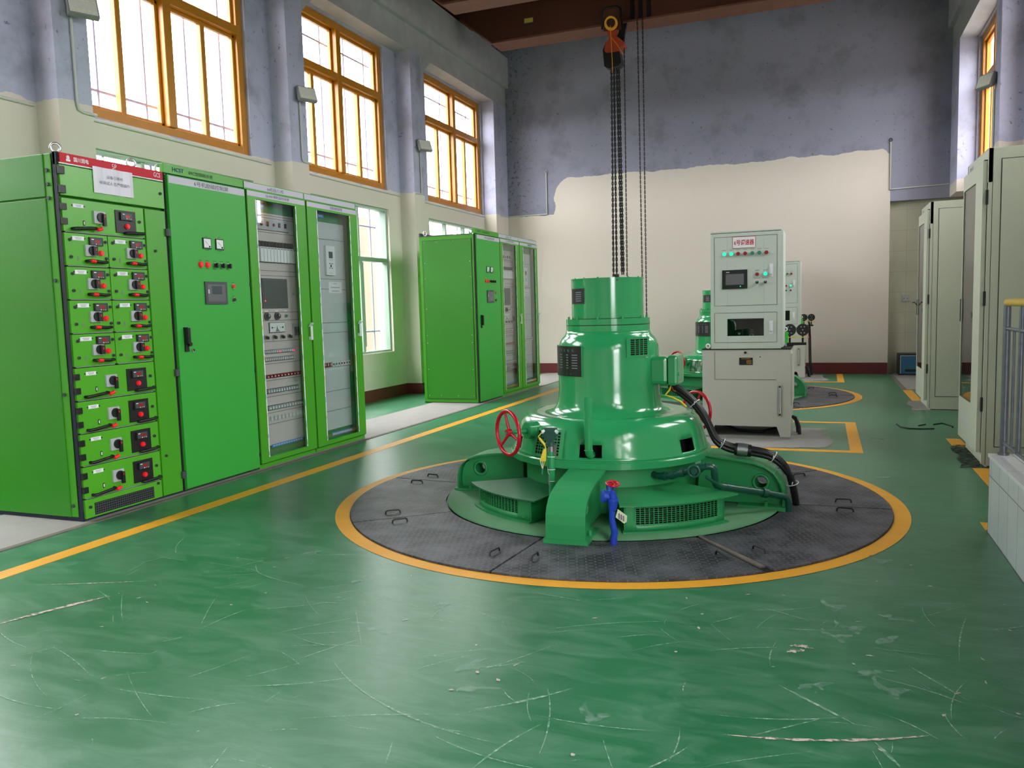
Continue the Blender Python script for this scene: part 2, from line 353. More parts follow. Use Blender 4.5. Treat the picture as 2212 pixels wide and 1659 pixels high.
    def torus(s, c, ax, R, r, m, n=32, k=8, sx=1.0):
        c = Vector(c); ax = Vector(ax).normalized(); a = ax.orthogonal().normalized() if abs(ax.z) > 0.99 else Vector((0, 0, 1)).cross(ax).normalized(); b = ax.cross(a)
        return s.tube([c+a*(R*math.cos(2*PI*i/n))+b*(R*sx*math.sin(2*PI*i/n)) for i in range(n)], r, m, k, closed=True)
    def prism(s, poly, axis, a, b, m, smooth=False):
        """poly in the two other axes (in axis order), extruded from a to b"""
        def P(u, v, w): return {'x': (w, u, v), 'y': (u, w, v), 'z': (u, v, w)}[axis]
        n = len(poly); vs = [P(u, v, a) for u, v in poly]+[P(u, v, b) for u, v in poly]
        s.add(vs, [tuple(range(n-1, -1, -1)), tuple(range(n, 2*n))], m)
        return s.add(vs, [(i, (i+1) % n, n+(i+1) % n, n+i) for i in range(n)], m, smooth)
    def text(s, body, cx, cz, h, y, m, w=None, bold=False, cyl=None, align='C'):
        v, f = text_mesh(body, bold)
        if not v: return s
        x0 = min(p[0] for p in v); x1 = max(p[0] for p in v); z0 = min(p[1] for p in v); z1 = max(p[1] for p in v)
        k = h/(z1-z0); kx = k if w is None else w/(x1-x0); ox = (x0+x1)/2 if align == 'C' else x0
        out = []
        for p in v:
            X = cx+(p[0]-ox)*kx; Z = cz+(p[1]-(z0+z1)/2)*k
            if cyl: # (centre x, centre y, radius, mid angle)
                t = cyl[3]+(X)/cyl[2]; out.append((cyl[0]+cyl[2]*math.cos(t), cyl[1]+cyl[2]*math.sin(t), Z))
            else: out.append((X, y, Z))
        return s.add(out, f, m)
    def marks(s, cx, cz, w, h, y, m, n=5):
        """an unreadable printed caption: a row of tiny strokes"""
        st = w/n
        for i in range(n):
            x = cx-w/2+st*(i+0.12); s.add([(x, y, cz-h/2), (x+st*0.7, y, cz-h/2), (x+st*0.7, y, cz+h/2), (x, y, cz+h/2)], [(0, 1, 2, 3)], m)
        return s
    def build(s, name, parent=None, bevel=0, solid=0, loc=None, rotz=None, mod=None):
        me = D.meshes.new(name); me.from_pydata(s.v, [], s.f)
        for m in s.mats: me.materials.append(MATS[m])
        me.polygons.foreach_set('material_index', s.m); me.polygons.foreach_set('use_smooth', s.sm); me.update()
        o = D.objects.new(name, me); COL.objects.link(o)
        if parent is not None: o.parent = parent
        if loc is not None: o.location = loc
        if rotz is not None: o.rotation_euler = (0, 0, rotz)
        if solid: q = o.modifiers.new('thick', 'SOLIDIFY'); q.thickness = solid; q.offset = -1
        if bevel: q = o.modifiers.new('bev', 'BEVEL'); q.width = bevel; q.segments = 2; q.limit_method = 'ANGLE'; q.angle_limit = 0.9
        return o
def thing(name, label, cat, loc=(0, 0, 0), rotz=0, group=None):
    o = D.objects.new(name, None); COL.objects.link(o); o.location = loc; o.rotation_euler = (0, 0, rotz); o.empty_display_size = 0.1
    return tag(o, label, cat, group)
def tag(o, label, cat, group=None):
    o['label'] = label; o['category'] = cat
    if group: o['group'] = group
    return o
def struct(o): o['kind'] = 'structure'; return o
def copy_tree(o, parent=None):
    c = o.copy(); COL.objects.link(c); c.parent = parent
    for ch in list(o.children): copy_tree(ch, c)
    return c
# ------------------------------------------------------------------ the hall
struct(MB().box(-6.2, 2.47, -4.6, 14.75, -0.1, 0.0, 'floor_epoxy').build('floor'))
def wall_with_openings(mb, xa, xb, ya, yb, z1, ops, m):
    ys = sorted({ya, yb, *[v for o in ops for v in o[:2]]})
    for a, b in zip(ys, ys[1:]):
        zs = sorted((o[2], o[3]) for o in ops if o[0] <= a+1e-6 and o[1] >= b-1e-6); z = 0
        for q0, q1 in zs: mb.box(xa, xb, a, b, z, q0, m); z = q1
        mb.box(xa, xb, a, b, z, z1, m)
opsL = [(a, b, SILL, HEAD) for a, b in WIN_L]+[(a, b, LS, LH) for a, b in LOWL]
w = MB(); wall_with_openings(w, -6.05, XWL, -4.6, 14.75, 7.4, opsL, 'wall_side_paint')
PIL = [(-1.17, -0.85), (1.78, 2.10), (4.73, 5.05), (7.69, 8.01), (10.60, 10.92), (13.75, 14.35)]
for a, b in PIL: w.box(XWL-.01, XPL, a, b, 0, 4.96, 'wall_side_paint')
struct(w.build('wall_left'))
w = MB(); wall_with_openings(w, XWR, 2.27, -4.6, 14.75, 7.4, [(a, b, SILL, HEAD) for a, b in WIN_R]+[(a, b, LS, LH) for a, b in LOWR]+[(DOOR_R[0], DOOR_R[1], 0, 2.7)], 'wall_side_paint')
PILR = [(1.78, 2.10), (4.73, 5.05), (7.69, 8.01), (10.60, 10.92)]
for a, b in PILR: w.box(XPR, XWR+.01, a, b, 0, 4.96, 'wall_side_paint')
w.box(XPR, XWR+.01, 13.65, 14.35, 2.77, 4.96, 'wall_side_paint')
struct(w.build('wall_right'))
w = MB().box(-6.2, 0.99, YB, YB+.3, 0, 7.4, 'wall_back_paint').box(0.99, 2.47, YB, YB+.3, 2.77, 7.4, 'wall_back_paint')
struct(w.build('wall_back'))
struct(MB().box(0.985, 2.47, YB+.15, YB+.3, 0, 2.78, 'tile_alcove').box(0.985, 0.992, YB+.002, YB+.15, 0, 2.77, 'tile_alcove').build('wall_alcove'))
struct(MB().box(-6.2, 2.47, -4.6, YF, 0, 7.4, 'wall_side_paint').build('wall_front'))
struct(MB().box(-6.2, 2.47, -4.6, 14.75, 7.4, 7.5, 'ceiling_paint').build('ceiling'))
# ring beam and crane runway beam on both sides, with the sloping haunches at the columns
for nm, xp, xw, sg in (('beam_left', XPL, XWL, 1), ('beam_right', XPR, XWR, -1)):
    b = MB()
    b.box(min(xp, xw), max(xp, xw), YF, YB, 4.96, 5.31, 'beam_paint')
    x2 = xp+sg*0.07; b.box(min(x2, xw), max(x2, xw), YF, YB, 5.31, 5.85, 'beam_paint')
    for a, q in (PIL[:-1] if sg > 0 else PILR):
        for (u, v) in ((q, q+.32), (a, a-.0)):
            if u == v: continue
            b.hexa([(min(xp, xw), u, 4.66), (max(xp, xw), u, 4.66), (max(xp, xw), u+.001, 4.66), (min(xp, xw), u+.001, 4.66)], [(min(xp, xw), u, 4.96), (max(xp, xw), u, 4.96), (max(xp, xw), v, 4.96), (min(xp, xw), v, 4.96)], 'beam_paint')
    struct(b.build(nm))
# baseboards, dark red
b = MB()
lims = [YF]+[v for p in PIL for v in p]
for i in range(0, len(lims)-1, 2): b.box(XWL, XWL+.012, lims[i], lims[i+1], 0, .16, 'skirting')
for a, q in PIL: b.box(XPL, XPL+.012, a-.012, q, 0, .16, 'skirting').box(XWL, XPL, a-.012, a, 0, .16, 'skirting')
struct(b.build('baseboard_left'))
struct(MB().box(XPL, 0.985, YB-.012, YB, 0, .185, 'skirting').build('baseboard_back'))

def window(n, x, y0, y1, z0, z1, sg, style):
    """x = inner face of frame, sg=+1 when the room is towards +x"""
    f = MB(); fw = .09 if style == 'yellow' else .05; m = 'frame_yellow' if style == 'yellow' else 'alu_green'
    if style != 'yellow': fw = .032
    X = lambda d: x-sg*d
    def bx(d0, d1, a, b, c, e): f.box(min(X(d0), X(d1)), max(X(d0), X(d1)), a, b, c, e, m)
    bx(0, .10, y0, y0+fw, z0, z1); bx(0, .10, y1-fw, y1, z0, z1)
    bx(0, .10, y0+fw, y1-fw, z0, z0+fw); bx(0, .10, y0+fw, y1-fw, z1-fw, z1)
    ym = (y0+y1)/2
    if style == 'yellow':
        tz = 4.20; bx(-.03, .10, ym-.05, ym+.05, z0+fw, z1-fw); bx(-.02, .10, y0+fw, ym-.05, tz, tz+.09); bx(-.02, .10, ym+.05, y1-fw, tz, tz+.09)
        for (a, b) in ((y0+fw, ym-.05), (ym+.05, y1-fw)):
            q = (a+b)/2
            bx(.03, .09, q-.03, q+.03, z0+fw, tz)
            for (c, e) in ((z0+fw, tz), (tz+.09, z1-fw)):
                bx(.04, .085, a, a+.035, c, e); bx(.04, .085, b-.035, b, c, e); bx(.04, .085, a, b, c, c+.035); bx(.04, .085, a, b, e-.035, e)
    else:
        tz = 1.93; bx(0, .09, y0+fw, y1-fw, tz, tz+.06)
        for q in (y0+(y1-y0)/3, y0+(y1-y0)*2/3): bx(.0, .09, q-.03, q+.03, z0+fw, tz); bx(.02, .09, q-.02, q+.02, tz+.06, z1-fw)
        bx(.0, .03, y0+(y1-y0)*2/3+.03, y0+(y1-y0)*2/3+.055, z0+.1, tz-.02)
    root = struct(f.build('window_%d' % n, bevel=.006))
    g = MB().box(min(X(.06), X(.064)), max(X(.06), X(.064)), y0+fw*.8, y1-fw*.8, z0+fw*.8, z1-fw*.8, 'window_glass').build('window_glass', root); struct(g)
    # iron bars outside
    gr = MB(); xo = X(.19)
    for q in (.2, .45, .7, .93): gr.cyl((xo, y0+(y1-y0)*q, z0), (xo, y0+(y1-y0)*q, z1), .012, 'grille_blue', 6)
    gr.cyl((xo, y0, z0+.30), (xo, y1, z0+.30), .014, 'grille_blue', 6); gr.cyl((xo, y0, z1-.25), (xo, y1, z1-.25), .012, 'grille_blue', 6)
    struct(gr.build('window_bars', root))
    # tiled reveal
    a, b = sorted((X(.105), X(.208)))
    struct(MB().box(a, b, y1-.012, y1, z0, z1, 'tile_out').box(a, b, y0, y0+.012, z0, z1, 'tile_out').build('window_reveal', root))
    return root
k = 0
for (a, b) in WIN_L: k += 1; window(k, -5.84, a, b, SILL, HEAD, 1, 'yellow')
for (a, b) in LOWL: k += 1; window(k, -5.84, a, b, LS, LH, 1, 'alu')
for (a, b) in WIN_R: k += 1; window(k, 2.11, a, b, SILL, HEAD, -1, 'yellow')
for (a, b) in LOWR: k += 1; window(k, 2.11, a, b, LS, LH, -1, 'alu')
struct(MB().box(2.08, 2.20, DOOR_R[0], DOOR_R[0]+.08, 0, 2.7, 'alu_green').box(2.08, 2.20, DOOR_R[1]-.08, DOOR_R[1], 0, 2.7, 'alu_green').box(2.08, 2.20, DOOR_R[0], DOOR_R[1], 2.62, 2.7, 'alu_green').build('door_1'))
# ground and the boundary wall outside
struct(MB().box(-30, -6.2, -20, 30, -0.4, -0.3, 'outside_ground').box(2.47, 30, -20, 30, -0.4, -0.3, 'outside_ground').build('ground_outside'))
struct(MB().box(-8.7, -8.5, -8, 20, -0.3, 3.1, 'outside_wall').build('wall_outside'))

# ------------------------------------------------------------------ floor paint, trench covers, wear
CX, CY = -1.27, 4.969; PITCH = 5.96
fm = MB()
fm.box(-3.76, -3.65, -4.3, 14.30, 0.0005, 0.0015, 'tape_yellow')
for dy in (0, PITCH):
    y0, y1 = 6.86+dy, min(8.60+dy, 14.32)
    fm.box(-1.50, .31, y0, y0+.10, 0.0005, 0.0015, 'tape_yellow').box(.215, .31, y0+.10, y1, 0.0005, 0.0015, 'tape_yellow')
    if dy == 0: fm.box(-1.50, .215, y1-.09, y1, 0.0005, 0.0015, 'tape_yellow')
    fm.lathe([(1.655, .0016), (1.741, .0016)], 'tape_yellow', (CX, CY+dy), 120)
for a, b, c, d in ((1.0, 1.11, 7.33, 7.74), (1.0, 1.11, 5.4, 6.42), (1.0, 1.11, 10.50, 11.80), (.80, .92, 4.70, 4.86)): fm.box(a, b, c, d, 0.0005, 0.0015, 'tape_yellow')
struct(fm.build('floor_line_paint'))
tr = MB().box(-4.86, -4.13, -4.3, 14.33, 0.0005, 0.004, 'concrete').box(1.06, 1.80, 11.84, 14.48, .0005, .004, 'concrete')
tr.box(-4.13, -4.09, -4.3, 14.3, 0.0005, 0.005, 'concrete_dirty').box(1.0, 1.06, 11.84, 14.3, .0005, .003, 'concrete_dirty')
def blob(mb, pts, z, m, jit=.03):
    out = []
    n = len(pts)
    for i in range(n):
        a, b = pts[i], pts[(i+1) % n]
        for q in range(6):
            t = q/6; out.append((a[0]+(b[0]-a[0])*t+random.uniform(-jit, jit), a[1]+(b[1]-a[1])*t+random.uniform(-jit, jit), z))
    mb.add(out, [tuple(range(len(out)))], m)
for dy in (0, PITCH):
    blob(tr, [(-1.35, 6.98+dy), (-.27, 6.98+dy), (.06, 7.10+dy), (.10, 7.35+dy), (.03, 7.7+dy), (.0, 8.14+dy), (-1.35, 8.18+dy)][:7], .0022, 'concrete', .02)
blob(tr, [(.93, 6.42), (1.9, 6.42), (1.9, 7.5), (1.0, 7.42)], .0020, 'dirt_film'); blob(tr, [(.93, 9.66), (1.9, 9.62), (1.9, 10.6), (.95, 10.56)], .0018, 'concrete')
struct(tr.build('floor_trench_cover'))
# scratches, chipped paint and dusty footprints worn into the epoxy
wear = MB()
def strip(pts, w, m, jag=0, z=.0024):
    L, R = [], []
    for i, p in enumerate(pts):
        q = pts[min(i+1, len(pts)-1)]; o = pts[max(i-1, 0)]; dx, dy = q[0]-o[0], q[1]-o[1]; l = math.hypot(dx, dy) or 1
        t = i/(len(pts)-1); ww = w*(math.sin(PI*t)*.8+.2)*(1+random.uniform(-jag, jag))
        L.append((p[0]-dy/l*ww, p[1]+dx/l*ww, z)); R.append((p[0]+dy/l*ww, p[1]-dx/l*ww, z))
    n = len(pts); wear.add(L+R, [(i, i+1, n+i+1, n+i) for i in range(n-1)], m)
def arc(a, b, bow, n=14):
    mx, my = (a[0]+b[0])/2, (a[1]+b[1])/2; dx, dy = b[0]-a[0], b[1]-a[1]
    return [((1-t)**2*a[0]+2*t*(1-t)*(mx-dy*bow)+t*t*b[0], (1-t)**2*a[1]+2*t*(1-t)*(my+dx*bow)+t*t*b[1]) for t in [i/n for i in range(n+1)]]
strip(arc((-3.12, 2.15), (-2.93, 2.57), .05, 30), .011, 'chip_film', .7)
strip(arc((-3.40, 2.576), (-2.91, 2.78), -.03, 20), .003, 'chip_film', .4)
strip(arc((-.125, 2.585), (.093, 2.40), .0), .006, 'scratch_film'); strip(arc((-.25, 2.226), (.289, 2.399), -.10, 30), .006, 'chip_film', .6)
strip(arc((.143, 2.313), (.197, 2.204), 0), .006, 'scratch_film'); strip(arc((-.10, 2.90), (-.02, 2.90), .3, 20), .010, 'chip_film', .8)
strip(arc((-.11, 2.84), (-.05, 2.88), .1, 20), .012, 'chip_film', .8)
strip(arc((-1.60, 2.30), (-.85, 1.98), -.18, 30), .004, 'scratch_film', .3); strip(arc((-.98, 2.14), (-.74, 2.36), -.08, 20), .005, 'scratch_film', .3)
strip(arc((-1.72, 2.28), (-1.60, 2.50), .05), .004, 'scratch_film')
for i in range(260):
    x, y = random.uniform(-3.2, .8), random.uniform(1.6, 3.3) if i % 3 else random.uniform(3.3, 8.5)
    if math.hypot(x-CX, y-CY) < 1.8: continue
    a = random.gauss(0.5, 1.0); L = random.uniform(.03, .45)
    strip(arc((x, y), (x+L*math.cos(a), y+L*math.sin(a)), random.uniform(-.15, .15)), random.uniform(.0010, .0028), 'scratch_film', .3)
for i in range(60):
    x, y = random.uniform(-3.0, .8), random.uniform(1.7, 4.0)
    if math.hypot(x-CX, y-CY) < 1.8: continue
    a = random.uniform(0, PI); L = random.uniform(.008, .03); strip(arc((x, y), (x+L*math.cos(a), y+L*math.sin(a)), .1, 5), random.uniform(.002, .006), 'chip', .6)
for (x, y) in [(-1.94, 3.05), (-1.45, 2.89), (-1.61, 2.54), (-1.10, 2.37), (-1.04, 2.21), (-.60, 2.20), (.08, 3.33), (.14, 3.13), (.23, 3.25), (.16, 2.71), (.24, 2.64), (-.01, 2.56), (-2.42, 3.32), (.09, 3.03), (.29, 4.0), (.24, 3.01), (-.4, 9.1), (.5, 7.6), (.4, 5.9)]:
    a = random.uniform(0, PI)
    strip(arc((x, y), (x+.11*math.cos(a), y+.11*math.sin(a)), .5, 16), .013, 'dust_film', .3); strip(arc((x+.02, y+.03), (x+.05*math.cos(a+2), y+.05*math.sin(a+2)), -.6, 12), .022, 'dust_film', .2)
for (x, y, a) in [(.06, 3.36, .3), (.23, 2.68, -1.0), (.27, 3.85, .2)]:
    for i in range(9):
        u, v = x+i*.012*math.cos(a+1.57), y+i*.012*math.sin(a+1.57); strip([(u, v), (u+.025*math.cos(a), v+.025*math.sin(a)), (u+.05*math.cos(a), v+.05*math.sin(a))], .0028, 'dust_film')
struct(wear.build('floor_scratches'))
# grey glue arc left on the far floor
g = MB().tube([(.677, 8.53, .004), (.70, 8.33, .004), (.765, 8.244, .004), (.87, 8.25, .004), (.973, 8.284, .004)], .008, 'black_rubber', 5).tube([(1.0, 8.56, .004), (1.085, 8.66, .004), (1.15, 8.463, .004), (1.14, 8.40, .004)], .008, 'black_rubber', 5).tube([(.86, 8.46, .004), (.93, 8.56, .004)], .006, 'black_rubber', 5)
tag(g.build('glue_mark'), 'curled black glue mark left on the floor in front of the beige cabinets', 'cable')
# ------------------------------------------------------------------ green cabinets on the left
CX0 = -4.176                                   # plane of the cabinet fronts
Y1, Y2 = 3.498, 9.5545
def cab_root(name, label, cat, y, group=None): return thing(name, label, cat, (CX0, y, 0), PI/2, group)
def rot_switch(x0, x1, z0, z1, lever):
    m = MB().box(x0, x1, -.012, 0, z0, z1, 'grey_plastic'); cx, cz, r = x0+(x1-x0)*.58, (z0+z1)/2, (x1-x0)*.36
    m.cyl((cx, -.012, cz), (cx, -.022, cz), r, 'black_plastic', 20)
    if lever: m.box(cx+.002, cx+.022, -.034, -.020, cz-r*1.75, cz+r*.7, 'black_plastic')
    else: m.box(cx-.006, cx+.024, -.032, -.020, cz-r*1.0, cz+r*.9, 'black_plastic')
    m.box(cx+.008, cx+.013, -.0355 if lever else -.0335, -.034 if lever else -.032, cz, cz+r*.5, 'red_button')
    return m
def dmeter(x0, x1, z0, z1):
    m = MB().box(x0, x1, -.012, 0, z0, z1, 'black_plastic'); w, h = x1-x0, z1-z0
    m.box(x0+w*.08, x1-w*.08, -.013, -.012, z0+h*.1, z1-h*.1, 'dark_grey').box(x0+w*.35, x0+w*.72, -.014, -.013, z0+h*.35, z0+h*.68, 'dark_red_button')
    m.box(x0+w*.12, x0+w*.3, -.014, -.013, z1-h*.3, z1-h*.2, 'white_plastic')
    for q, c in ((.45, 'white_plastic'), (.62, 'rope_yellow'), (.78, 'grey_plastic')): m.cyl((x0+w*q, -.013, z0+h*.2), (x0+w*q, -.016, z0+h*.2), w*.035, c, 8)
    return m
def pbtn(x, z, r, y=0, m='red_button'):
    return MB().cyl((x, y, z), (x, y-.010, z), r*1.12, 'grey_plastic' if m != 'red_button' else m, 18).cyl((x, y-.010, z), (x, y-.016, z), r, m, 18, r1=r*.85)
def handle(x0, x1, z, z1, redx=None):
    """black bow handle held by a clamp; red tip"""
    m = MB(); h = -.032
    m.tube([(x0+.008, 0, z), (x0+.008, h*.8, z), (x0+.03, h, z+.002), (x0+(x1-x0)*.6, h, z1-.002), (x1-.03, h*.8, z1), (x1-.02, 0, z1)], .0095, 'black_plastic', 8)
    if redx: m.cyl((redx, h-.002, z+(z1-z)*.1+.001), (redx+.032, h-.002, z1), .0105, 'red_button', 10)
    return m
def nameplate(x0, x1, z0, z1):
    w = x1-x0; return MB().box(x0, x1, -.003, 0, z0, z1, 'white_plastic').marks((x0+x1)/2, z0+(z1-z0)*.65, w*.6, .004, -.0034, 'ink_grey', 6).marks((x0+x1)/2, z0+(z1-z0)*.3, w*.45, .004, -.0034, 'ink_grey', 4).cyl((x0-.006, 0, (z0+z1)/2), (x0-.006, -.004, (z0+z1)/2), .004, 'black_plastic', 8).cyl((x1+.006, 0, (z0+z1)/2), (x1+.006, -.004, (z0+z1)/2), .004, 'black_plastic', 8)
def knob(m, x, z, r=.009, y=0): m.cyl((x, y, z), (x, y-.008, z), r, 'dark_grey', 12).cyl((x, y-.008, z), (x, y-.011, z), r*.6, 'dark_steel', 10)
def eyebolt(x, y, z, parent):
    MB().torus((x, y, z+.045), (.55, 1, 0), .026, .0075, 'chrome', 24, 8).cyl((x, y, z), (x, y, z+.018), .015, 'chrome', 14).build('eye_bolt', parent)

t = cab_root('switchgear_cabinet', 'bright green drawer switchgear cabinet with red top band, nearest on the left', 'electrical cabinet', Y1)
Wg, Dg = .815, 1.0
MB().box(.0, Wg, .022, Dg, .06, 2.195, 'cab_green_deep').build('carcass', t, bevel=.003)
MB().box(.0, Wg+.005, .0, Dg, 0, .06, 'navy').box(.0, .006, -.004, .03, .06, 2.2, 'navy').box(.815, .822, -.002, .03, .0, 2.2, 'navy').build('frame', t)
s = MB().box(-.012, 0, .085, Dg-.03, .03, 1.94, 'cab_green_deep').box(-.012, 0, .085, Dg-.03, 1.95, 2.196, 'cab_green_deep').box(-.006, 0, .03, .085, .03, 2.196, 'cab_green')
for z in (2.10, 2.02, 1.94, 1.46, .78, .10):
    s.cyl((-.006, .06, z), (-.016, .06, z), .011, 'dark_grey', 12)
s.build('side_panel', t, bevel=.004)
b = MB().box(.028, Wg, -.006, .02, 2.148, 2.206, 'red_band').box(.02, Wg, -.008, .02, 2.140, 2.148, 'white_plastic').box(.0, .028, -.002, .02, 2.13, 2.206, 'interior_black')
hs = b.build('header_band', t, bevel=.002)
MB().text('国川润电', .175, 2.177, .028, -.0075, 'white_plastic', .105, True).build('lettering', hs)
MB().sphere((.085, -.002, 2.182), .012, 'white_plastic', 12, 8, 1.2).box(.071, .099, -.0078, -.002, 2.160, 2.172, 'white_plastic').build('emblem', hs)
MB().text('5P', .418, 2.178, .032, -.0075, 'white_plastic', .034).build('lettering', hs); MB().text('GCS', .765, 2.178, .030, -.0075, 'white_plastic', .056).build('lettering', hs)
d = MB().box(.012, Wg-.006, -.014, .02, 1.957, 2.134, 'drawer_green'); knob(d, .775, 2.055, .010, -.014)
dr = d.build('top_door', t, bevel=.003)
for z in (2.1, 1.99): MB().box(-.002, .030, -.030, -.012, z-.022, z+.022, 'black_plastic').cyl((.030, -.022, z-.022), (.030, -.022, z+.022), .009, 'black_plastic', 10).build('hinge', dr)
def sub(parent, *pairs):
    for nm, m in pairs: m.build(nm, parent)
def wide_drawer(zt, zb):
    d = MB().box(.012, .618, -.014, .02, zb+.006, zt-.004, 'drawer_green').box(.012, .618, -.012, .02, zb, zb+.005, 'interior_black').box(.02, .600, -.016, .0, zb+.0015, zb+.0045, 'grey_plastic')
    o = MB().box(0, 0, 0, 0, 0, 0, 'drawer_green')
    knob(d, .580, zt-.096, .010, -.014); d.box(.148, .162, -.0165, -.014, zt-.155, zt-.125, 'interior_black').box(.1515, .1585, -.0175, -.016, zt-.150, zt-.130, 'white_plastic')
    p = d.build('drawer', t, bevel=.002)
    def sh(m): m.v = [(x, y-.014, z) for x, y, z in m.v]; return m
    sub(p, ('name_plate', sh(nameplate(.085, .158, zt-.052, zt-.030))), ('rotary_switch', sh(rot_switch(.223, .305, zt-.135, zt-.060, True))),
        ('display_panel', sh(MB().box(.388, .546, -.006, 0, zt-.178, zt-.036, 'black_plastic'))))
    q = MB(); mm = dmeter(.420, .515, zt-.097, zt-.048); mm.v = [(x, y-.020, z) for x, y, z in mm.v]; mm.build('digital_meter', p)
    mm = pbtn(.472, zt-.134, .0145); mm.v = [(x, y-.020, z) for x, y, z in mm.v]; mm.build('push_button', p)
    sh(handle(.060, .250, zt-.180, zt-.168, .222)).build('handle', p); sh(handle(.445, .622, zt-.178, zt-.172)).build('handle', p)
    for z in (zt-.055, zt-.140): MB().box(-.002, .028, -.030, -.012, z-.018, z+.018, 'black_plastic').cyl((.028, -.022, z-.018), (.028, -.022, z+.018), .008, 'black_plastic', 10).build('hinge', p)
def small_drawer(x0, x1, zt, zb):
    d = MB().box(x0, x1, -.014, .02, zb+.006, zt-.003, 'drawer_green').box(x0, x1, -.012, .02, zb, zb+.005, 'interior_black').box(x0+.01, x1-.01, -.016, .0, zb+.0015, zb+.0045, 'grey_plastic')
    for dx in (.034, .287):
        for dz in (.043, .144): knob(d, x0+dx, zt-dz, .010, -.014)
    d.box(x0+.078, x0+.088, -.0155, -.014, zt-.165, zt-.138, 'ink_grey')
    p = d.build('drawer', t, bevel=.002)
    def sh(m): m.v = [(x+x0, y-.014, z) for x, y, z in m.v]; return m
    sub(p, ('name_plate', sh(nameplate(.052, .133, zt-.044, zt-.020))), ('digital_meter', sh(dmeter(.165, .262, zt-.070, zt-.020))),
        ('rotary_switch', sh(rot_switch(.133, .212, zt-.135, zt-.068, False))), ('push_button', sh(pbtn(.248, zt-.113, .0150))), ('handle', sh(handle(.130, .298, zt-.165, zt-.168, .145))))
wide_drawer(1.945, 1.743)
for a, b_ in ((1.743, 1.543), (1.543, 1.343), (1.343, 1.141), (1.141, .939)):
    small_drawer(.012, .315, a, b_); small_drawer(.322, .618, a, b_)
for a, b_ in ((.939, .735), (.735, .537), (.537, .336), (.336, .137)): wide_drawer(a, b_)
p = MB().box(.012, .618, -.014, .02, .018, .134, 'drawer_green'); knob(p, .045, .085, .010, -.014); knob(p, .585, .118, .010, -.014); p = p.build('grille_panel', t, bevel=.002)
g = MB().box(.078, .545, -.0175, -.014, .030, .104, 'interior_black')
for i in range(28): g.box(.080+i*.0167, .084+i*.0167, -.020, -.0175, .032, .102, 'dark_grey')
for i in range(5): g.box(.080, .543, -.0195, -.0175, .038+i*.0145, .042+i*.0145, 'dark_grey')
g.build('grille', p)
d = MB().box(.632, .806, -.014, .02, .018, 1.942, 'cab_green'); knob(d, .700, 1.67, .010, -.014); knob(d, .672, .29, .010, -.014); dr = d.build('cable_door', t, bevel=.003)
for z in (1.80, .845, .13): MB().box(.795, .830, -.030, -.010, z-.024, z+.024, 'dark_grey').cyl((.812, -.028, z-.024), (.812, -.028, z+.024), .008, 'dark_grey', 10).build('hinge', dr)
for x in (.06, .62): eyebolt(x, .06, 2.195, t); eyebolt(x, .9, 2.195, t)
# sheet of paper in a plastic sleeve taped on its top door
pp = MB(); nx = 12
for i in range(nx):
    xa, xb = .242+.302*i/nx, .242+.302*(i+1)/nx; ya, yb = -.020-.003*math.sin(i*1.3), -.020-.003*math.sin((i+1)*1.3)
    pp.hexa([(xa, ya, 1.998), (xb, yb, 1.998), (xb, yb+.001, 1.998), (xa, ya+.001, 1.998)], [(xa, ya, 2.157), (xb, yb, 2.157), (xb, yb+.001, 2.157), (xa, ya+.001, 2.157)], 'paper_white')
pp.text('设备已带电', .400, 2.103, .020, -.0245, 'ink_grey', .125).text('非调试人员严禁操作', .398, 2.066, .021, -.0245, 'ink_grey', .235)
o = pp.build('paper_notice', loc=(CX0, Y1, 0), rotz=PI/2); tag(o, 'white paper notice in a plastic sleeve taped under the red band of the drawer cabinet', 'notice')

